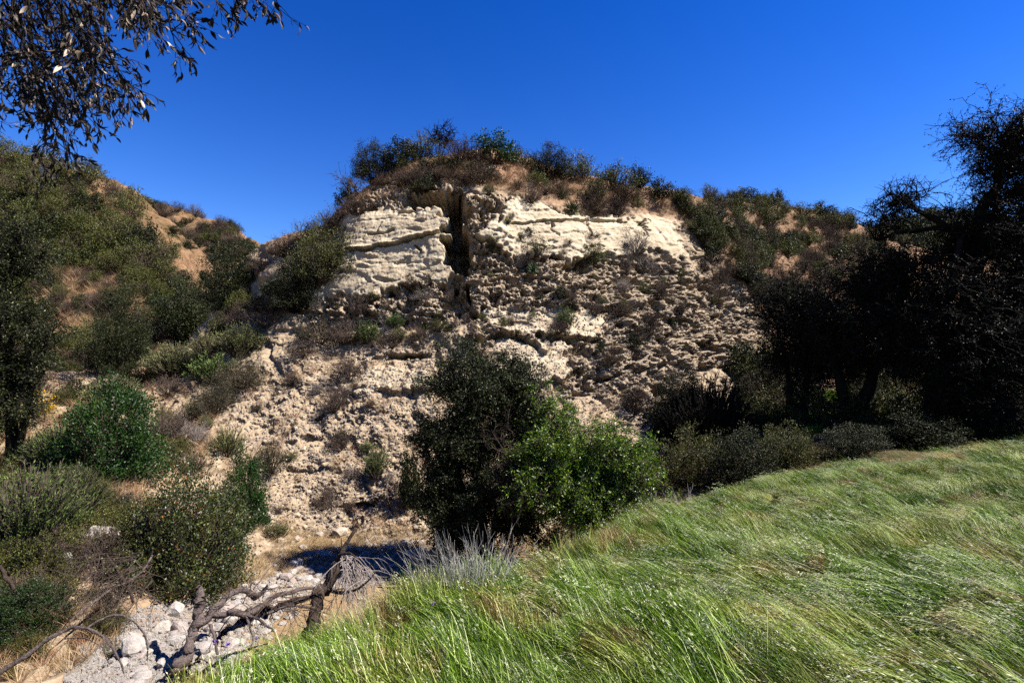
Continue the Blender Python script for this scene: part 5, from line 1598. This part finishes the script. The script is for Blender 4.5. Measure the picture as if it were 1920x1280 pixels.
rw = np.random.default_rng(17)
wood('fallen_log', 'weathered grey fallen log forking over the white stones', 'deadwood', [
    ('trunk', [(330, 1262, 8.6, 44), (350, 1225, 8.8, 36), (362, 1185, 9.0, 30), (372, 1150, 9.2, 32), (376, 1122, 9.3, 24), (375, 1104, 9.4, 17), (373, 1100, 9.4, 15)]),
    ('branch', [(362, 1185, 9.0, 22), (392, 1152, 9.2, 26), (415, 1128, 9.5, 20), (438, 1108, 9.8, 20), (465, 1108, 10, 18), (475, 1118, 10, 17), (490, 1112, 10, 12), (503, 1096, 10, 6)]),
    ('branch', [(385, 1160, 9.2, 16), (430, 1148, 9.3, 22), (462, 1150, 9.4, 20), (490, 1135, 9.8, 16), (530, 1112, 10.3, 12), (590, 1100, 10.8, 8)]),
    ('branch', [(455, 1152, 9.4, 10), (485, 1160, 9.3, 9), (500, 1172, 9.2, 7), (512, 1180, 9.1, 5)]),
    ('branch', [(462, 1152, 9.4, 9), (468, 1175, 9.2, 7), (475, 1195, 9.1, 6), (470, 1210, 9.0, 4)]),
    ('branch', [(475, 1105, 10, 5), (490, 1085, 10.2, 4), (510, 1060, 10.5, 3), (540, 1035, 10.8, 2)]),
    ('branch', [(470, 1105, 10, 4), (468, 1080, 10.2, 3), (440, 1050, 10.4, 2)]),
    ('branch', [(395, 1172, 8.9, 12), (402, 1195, 8.8, 10), (408, 1225, 8.7, 9)])], 'log', at(330, 1270, 8.6),
     (at(rw.uniform(390, 560, 34), rw.uniform(1105, 1160, 34), rw.uniform(9.2, 10.2, 34)), np.stack([rw.normal(0.3, 0.7, 34), rw.normal(-0.1, 0.5, 34), rw.uniform(-0.5, 0.7, 34)], 1), rw.uniform(0.25, 0.7, 34), 0.008, (0, 0, -0.05), 'twig', 0.2, 4), seed=1)
S = at(np.full(70, 655) + rw.uniform(-22, 22, 70), rw.uniform(1040, 1085, 70), rw.uniform(9.6, 10.6, 70))
D = np.stack([rw.normal(0.25, 0.55, 70), rw.normal(-0.2, 0.4, 70), rw.uniform(-0.9, 0.1, 70)], 1)
wood('snag', 'dark leaning dead snag with drooping bleached twigs at the wash edge', 'burnt', [
    ('trunk', [(565, 1215, 9.5, 38), (585, 1165, 9.6, 34), (600, 1120, 9.8, 34), (620, 1085, 10, 30), (637, 1045, 10.2, 18), (652, 1015, 10.3, 13), (668, 992, 10.4, 9)]),
    ('branch', [(634, 1040, 10.2, 7), (655, 1036, 10.1, 6), (672, 1050, 10, 5), (688, 1068, 9.9, 4)]),
    ('branch', [(640, 1040, 10.2, 3), (640, 1015, 10.2, 2.4), (640, 1008, 10.2, 2)]),
    ('branch', [(610, 1105, 9.9, 12), (645, 1110, 9.7, 9), (680, 1098, 9.6, 6), (705, 1070, 9.6, 4)]),
    ('branch', [(600, 1120, 9.8, 10), (560, 1120, 9.7, 8), (520, 1135, 9.6, 5), (505, 1160, 9.5, 3)])], 'snag', at(585, 1170, 9.6),
    (S, D, rw.uniform(0.35, 0.95, 70), 0.009, (0.03, -0.02, -0.16), 'paletwig', 0.16, 5), seed=2)
S = at(rw.uniform(505, 600, 36), rw.uniform(1100, 1150, 36), rw.uniform(9.3, 9.9, 36))
D = np.stack([rw.normal(0, 0.7, 36), rw.normal(-0.2, 0.4, 36), rw.uniform(-0.7, 0.3, 36)], 1)
wood('brushwood', 'heap of grey dead twigs left of the snag foot', 'deadwood', [('branch', [(500, 1150, 9.4, 7), (545, 1135, 9.6, 8), (590, 1140, 9.6, 6)])], 'brushwood', at(540, 1160, 9.5),
     (S, D, rw.uniform(0.3, 0.7, 36), 0.007, (0, 0, -0.08), 'twig', 0.2, 5), seed=3)
wood('fallen_branch', 'long crooked dead branch arching over the lower left corner', 'deadwood', [
    ('branch', [(-40, 1290, 5.6, 16), (50, 1226, 5.8, 13), (125, 1180, 6.0, 10), (165, 1178, 6.0, 10), (195, 1196, 6.0, 8), (222, 1232, 5.9, 6), (232, 1262, 5.9, 4)]),
    ('branch', [(160, 1180, 6.0, 7), (190, 1160, 6.1, 6), (225, 1153, 6.2, 6), (255, 1168, 6.2, 5), (273, 1195, 6.1, 5), (277, 1235, 6.1, 4)]),
    ('branch', [(122, 1197, 6.0, 3), (160, 1196, 5.9, 3), (190, 1212, 5.9, 2)]),
    ('branch', [(195, 1196, 6.0, 4), (196, 1220, 5.9, 3), (205, 1245, 5.9, 3)])], 'branch', at(-40, 1290, 5.6), seed=4)
n_ = 90
S = at(rw.uniform(150, 290, n_), rw.uniform(1030, 1120, n_), rw.uniform(9.6, 10.8, n_))
D = np.stack([rw.normal(-0.5, 0.6, n_), rw.normal(-0.35, 0.4, n_), rw.uniform(-0.8, 0.1, n_)], 1)
wood('brushwood', 'spray of bleached dead twigs sweeping down left of the mottled bush', 'deadwood', [('branch', [(285, 1040, 10.8, 5), (262, 1075, 10.4, 6), (200, 1110, 9.8, 6), (130, 1165, 9, 5)])], 'brushwood', at(260, 1100, 10.2),
     (S, D, rw.uniform(0.5, 1.2, n_), 0.006, (-0.02, 0, -0.06), 'twig', 0.17, 6), seed=5)
S = at(rw.uniform(330, 480, 40), rw.uniform(880, 910, 40), rw.uniform(16.2, 17, 40))
wood('driftwood', 'small crooked dead limb lying under the mottled bush', 'burnt', [('branch', [(200, 1040, 10.5, 7), (235, 1090, 10.3, 9), (250, 1130, 10.2, 8)]), ('branch', [(0, 1060, 9, 12), (14, 1085, 9, 14), (26, 1105, 8.9, 10)])], 'branch', at(250, 1140, 10.2), seed=6)
wood('tree_stump', 'dark broken stump beside the forked trunk', 'burnt', [('trunk', [(1572, 815, 21, 34), (1572, 800, 21, 30), (1570, 790, 21, 24)]), ('branch', [(1560, 800, 21, 5), (1545, 790, 21, 4), (1540, 800, 21, 2)])], 'stump', at(1572, 815, 21), seed=7)


# ------------------------------------------------------------------ the wind-blown oat grass
def grass_clump(seed, n=120, h=0.36, lean=0.7, bend=0.20, w=0.0060, heads=0.18, spread=0.16, matname='grass', tint0=0.0):
    rng = np.random.default_rng(seed)
    S = np.stack([rng.uniform(-spread, spread, n), rng.uniform(-spread, spread, n), np.full(n, -0.03)], 1)
    D = np.stack([np.full(n, -lean), np.zeros(n), np.ones(n)], 1) + rng.normal(size=(n, 3)) * np.array([0.24, 0.20, 0.12])
    L = h * rng.uniform(0.55, 1.25, n)
    bd = np.tile(np.array([-1.0, 0, 0]), (n, 1)) + rng.normal(size=(n, 3)) * np.array([0.1, 0.25, 0])
    tint = np.clip(rng.beta(1.1, 1.9, n) + tint0, 0, 1)
    V, Q, T = blades(rng, S, D, L, w * rng.uniform(0.6, 1.3, n), bend, tint, 6, bd)
    faces = [Q]; Vs = [V]; Ts = [T]
    tips = V.reshape(n, 6, 2, 3).mean(2)
    hd = rng.random(n) < heads
    if hd.any():
        # drooping oat spikelets: a few slim diamonds near the tip
        idx = np.repeat(np.where(hd)[0], 6)
        f = rng.uniform(-0.2, 1.0, len(idx))[:, None]
        e = tips[idx, 5] - tips[idx, 4]
        pos = tips[idx, 5] - e * (1 - f) * 0.9 + rng.normal(size=(len(idx), 3)) * 0.006
        dd = e / (np.linalg.norm(e, axis=1)[:, None] + 1e-9) + rng.normal(size=pos.shape) * 0.25 + np.array([0, 0, -0.35])
        VL, FL, TL = leaves(pos, dd, rng.uniform(0.018, 0.034, len(idx)), 0.006, np.clip(rng.normal(0.93, 0.05, len(idx)), 0.8, 1), rng, 0.3)
        Vs.append(VL); faces.append(FL + len(V)); Ts.append(TL)
    return mk_mesh('oat_grass', np.concatenate(Vs), faces, [M[matname]], None, {'tint': np.concatenate(Ts)})


def grass_mat():
    m = N('oat_grass_blade')
    t = m.attr('tint').outputs['Fac']
    p = m.pos()
    n1 = m.noise(0.7, 6, 0.65, p, 0.3); n2 = m.noise(1.3, 5, 0.65, p, 0.6)
    c = m.ramp(t, [(0, (0.016, 0.032, 0.004)), (0.2, (0.045, 0.095, 0.010)), (0.5, (0.15, 0.24, 0.034)), (0.78, (0.38, 0.46, 0.14)), (0.88, (0.58, 0.60, 0.38)), (1, (0.72, 0.69, 0.54))])
    ye = m.ramp(t, [(0, (0.07, 0.06, 0.010)), (0.35, (0.23, 0.26, 0.05)), (0.8, (0.52, 0.50, 0.22)), (1, (0.60, 0.52, 0.30))])
    br = m.ramp(t, [(0, (0.06, 0.03, 0.012)), (0.5, (0.24, 0.14, 0.06)), (1, (0.56, 0.42, 0.26))])
    c = m.mix(m.ramp(n1, [(0.50, (0, 0, 0)), (0.64, (0.75, 0.75, 0.75))]), c, ye)
    c = m.mix(m.ramp(n2, [(0.54, (0, 0, 0)), (0.64, (0.85, 0.85, 0.85))]), c, br)
    c = m.tone(c, 0.84, 1.14)
    b = m.princ(c, 0.5, spec=0.25, k=1.0, sat=1.0)
    tr = m.n('ShaderNodeBsdfTranslucent'); m.l(c, tr.inputs[0])
    mx = m.n('ShaderNodeMixShader'); mx.inputs[0].default_value = 0.3
    m.l(b.outputs[0], mx.inputs[1]); m.l(tr.outputs[0], mx.inputs[2])
    return m.done(mx)


M['grass'] = grass_mat()
GPB = [grass_clump(1, lean=0.6, bend=0.24, heads=0.06), grass_clump(2, lean=0.9, bend=0.28, h=0.38, heads=0.5), grass_clump(3, lean=0.5, bend=0.2, h=0.36, heads=0.06),
      grass_clump(4, lean=0.9, bend=0.30, h=0.44, heads=0.45, n=80), grass_clump(5, lean=0.35, bend=0.12, h=0.34, heads=0.0), grass_clump(6, lean=1.2, bend=0.28, h=0.38, heads=0.16)]
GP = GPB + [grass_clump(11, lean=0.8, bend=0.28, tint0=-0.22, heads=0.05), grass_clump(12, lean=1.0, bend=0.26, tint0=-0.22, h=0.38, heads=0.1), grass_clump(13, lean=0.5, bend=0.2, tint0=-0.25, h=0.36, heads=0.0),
            grass_clump(14, lean=0.8, bend=0.28, tint0=0.2, heads=0.2, n=80), grass_clump(15, lean=1.0, bend=0.28, tint0=0.2, h=0.40, heads=0.7, n=80), grass_clump(16, lean=0.5, bend=0.2, tint0=0.15, h=0.38, heads=0.05, n=80)]


def bank_grass():
    rng = np.random.default_rng(90)
    pts = []
    for (x0, x1, y0, y1, dn) in ((-5, 6, 1.2, 6, 60), (-5, 9, 6, 10, 36), (-1, 20, 10, 20, 20), (6, 20, 1, 10, 12), (-6, 6, -4, 1.2, 6), (20, 34, 5, 24, 6)):
        k = int((x1 - x0) * (y1 - y0) * dn)
        pts.append(np.stack([rng.uniform(x0, x1, k), rng.uniform(y0, y1, k)], 1))
    p = np.concatenate(pts)
    e = edge_signed(p[:, 0], p[:, 1])
    p = p[(e < 0.38 + 0.15 * rng.normal(size=len(p)))]
    X, Y = p[:, 0], p[:, 1]
    Z = np.maximum(bank_z(X, Y), floor_z(X, Y) - 0.6)
    P3 = np.stack([X, Y, 0 * X], -1)
    k = len(X)
    swirl = perlin(P3 * 0.45 + 5)
    windy = sstep(-3, 5, X - 0.2 * Y + 1.5 * perlin(P3 * 0.5 + 44))          # stronger lean to the right
    pick = rng.random(k)
    idx = np.where(windy < 0.35, np.where(pick < 0.45, 2, np.where(pick < 0.75, 4, 0)),
                   np.where(pick < 0.28, 0, np.where(pick < 0.5, 1, np.where(pick < 0.7, 5, np.where(pick < 0.88, 3, 2)))))
    # darker and paler tufts lie together in drifts, plus a painted corner shade
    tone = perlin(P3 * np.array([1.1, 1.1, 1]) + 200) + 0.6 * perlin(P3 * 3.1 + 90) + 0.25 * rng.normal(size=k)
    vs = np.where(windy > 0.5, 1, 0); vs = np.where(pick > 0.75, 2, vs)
    idx = np.where(tone - 0.22 * sstep(1.0, 3.5, X - 0.35 * Y) < -0.10, 6 + vs, np.where(tone > 0.42, 9 + vs, idx))  # near right tufts darkened: vignette shading put into the grass tone
    rz_ = -0.75 + 1.3 * swirl + 0.7 * perlin(P3 * 1.6 + 15) + rng.normal(size=k) * 0.20 - 0.15 * windy
    hgt = 0.95 + 0.55 * perlin(P3 * 0.9 + 70) + 0.5 * perlin(P3 * 2.2 + 7) + 0.14 * rng.normal(size=k)
    s = np.clip(hgt, 0.3, 1.5)
    # a trampled hollow with straw
    hol = np.exp(-(((X - 0.9) / 0.8) ** 2 + ((Y - 7.2) / 0.5) ** 2))
    s *= 1 - 0.55 * hol
    scl = np.stack([s * 0.9, s * 0.9, s * 1.08], 1)
    gx = np.stack([0.05 * rng.normal(size=k), 0.05 * rng.normal(size=k), rz_], 1)
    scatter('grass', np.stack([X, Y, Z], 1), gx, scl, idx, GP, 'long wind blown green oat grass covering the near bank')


bank_grass()


# silver dead stems in front of the oak
def stem_fan(name, label, cx, cy, Y, n, w, h, mat, seed, bend=0.1, wid=0.006):
    rng = np.random.default_rng(seed)
    c = at(cx, cy, Y); c[2] = max(bank_z(c[0], c[1]), floor_z(c[0], c[1]) - 0.6)
    sw = w / F * Y; sh = h / F * Y
    S = np.stack([rng.uniform(-sw, sw, n) * 0.35, rng.uniform(-0.3, 0.3, n), np.full(n, -0.05)], 1)
    D = np.stack([S[:, 0] / sw * 1.4 - 0.15 + rng.normal(size=n) * 0.28, rng.normal(size=n) * 0.25, np.ones(n)], 1)
    P, R = grow(rng, S, D, sh * rng.uniform(0.4, 1.1, n), wid * 0.5, wid * 0.15, 6, 0.07, (-0.02, 0, -bend * 0.3))
    V, Q = tubes(P, R, 3)
    S3, D3, _ = offshoots(rng, P, 3, 0.3, 0.95, 0.45)
    P3, R3 = grow(rng, S3, D3, sh * rng.uniform(0.1, 0.25, len(S3)), wid * 0.25, wid * 0.1, 4, 0.1)
    V3, Q3 = tubes(P3, R3, 3, len(V))
    VV = np.concatenate([V, V3])
    o = link(name, mk_mesh(name, VV, [Q, Q3], [M[mat]], None, {'tint': rng.random(len(VV))}), label=label, category='plant')
    o.location = c
    return o


stem_fan('dead_weed', 'silvery dead stems standing in grass in front of the dark oak', 885, 1125, 6.1, 190, 130, 120, 'silver', 5)
stem_fan('dead_weed', 'thin straw coloured stems rising before the dark shade of the oak', 820, 1100, 6.0, 60, 120, 130, 'silver', 6, 0.3)
stem_fan('dead_weed', 'sparse grey stems at the grass edge between oak and bright tree', 1000, 1055, 7.0, 50, 110, 70, 'silver', 7, 0.3)
stem_fan('dead_weed', 'upright grey stems beside the bright green tree', 1275, 925, 11.8, 60, 90, 90, 'silver', 8, 0.1, 0.01)


# little purple flowers at the grass edge
def flower_mat():
    m = N('purple_petal')
    t = m.attr('tint').outputs['Fac']
    return m.done(m.princ(m.ramp(t, [(0.3, (0.03, 0.06, 0.015)), (0.5, (0.22, 0.12, 0.42))]), 0.6))


M['purple'] = flower_mat()


def wildflower(px, py, Y, label, seed):
    rng = np.random.default_rng(seed)
    top = at(px, py, Y); zb = max(bank_z(top[0], top[1]), floor_z(top[0], top[1]) - 0.6)
    h = max(top[2] - zb, 0.15)
    P, R = grow(rng, np.array([[0, 0, 0.0]]), np.array([[0, 0, 1.0]]), h, 0.003, 0.002, 6, 0.03)
    V, Q = tubes(P, R, 4)
    n = 14
    d = rng.normal(size=(n, 3)) + np.array([0, 0, 0.6])
    VL, FL, T = leaves(np.tile(P[0, -1], (n, 1)), d, 0.03, 0.016, np.full(n, 1.0), rng)
    o = link('wildflower', None, label=label, category='flower', group='purple wildflowers in the grass'); o.location = (top[0], top[1], zb)
    link('stem', mk_mesh('stem', V, [Q], [M['purple']], None, {'tint': np.zeros(len(V))}), o)
    link('petals', mk_mesh('petals', VL, [FL], [M['purple']], None, {'tint': T}), o)


for i, (x, y, Y, lab) in enumerate(((484, 1196, 6.0, 'purple wildflower nearest the log twigs at the grass edge'), (428, 1214, 5.6, 'purple wildflower over the white stones beside the grass edge'),
                                    (415, 1208, 5.7, 'purple wildflower leftmost of the grass edge flowers'), (495, 1228, 5.2, 'purple wildflower low in the grass under the log twigs'),
                                    (814, 1188, 5.4, 'single purple wildflower in the open grass right of the others'))):
    wildflower(x, y, Y, lab, i)
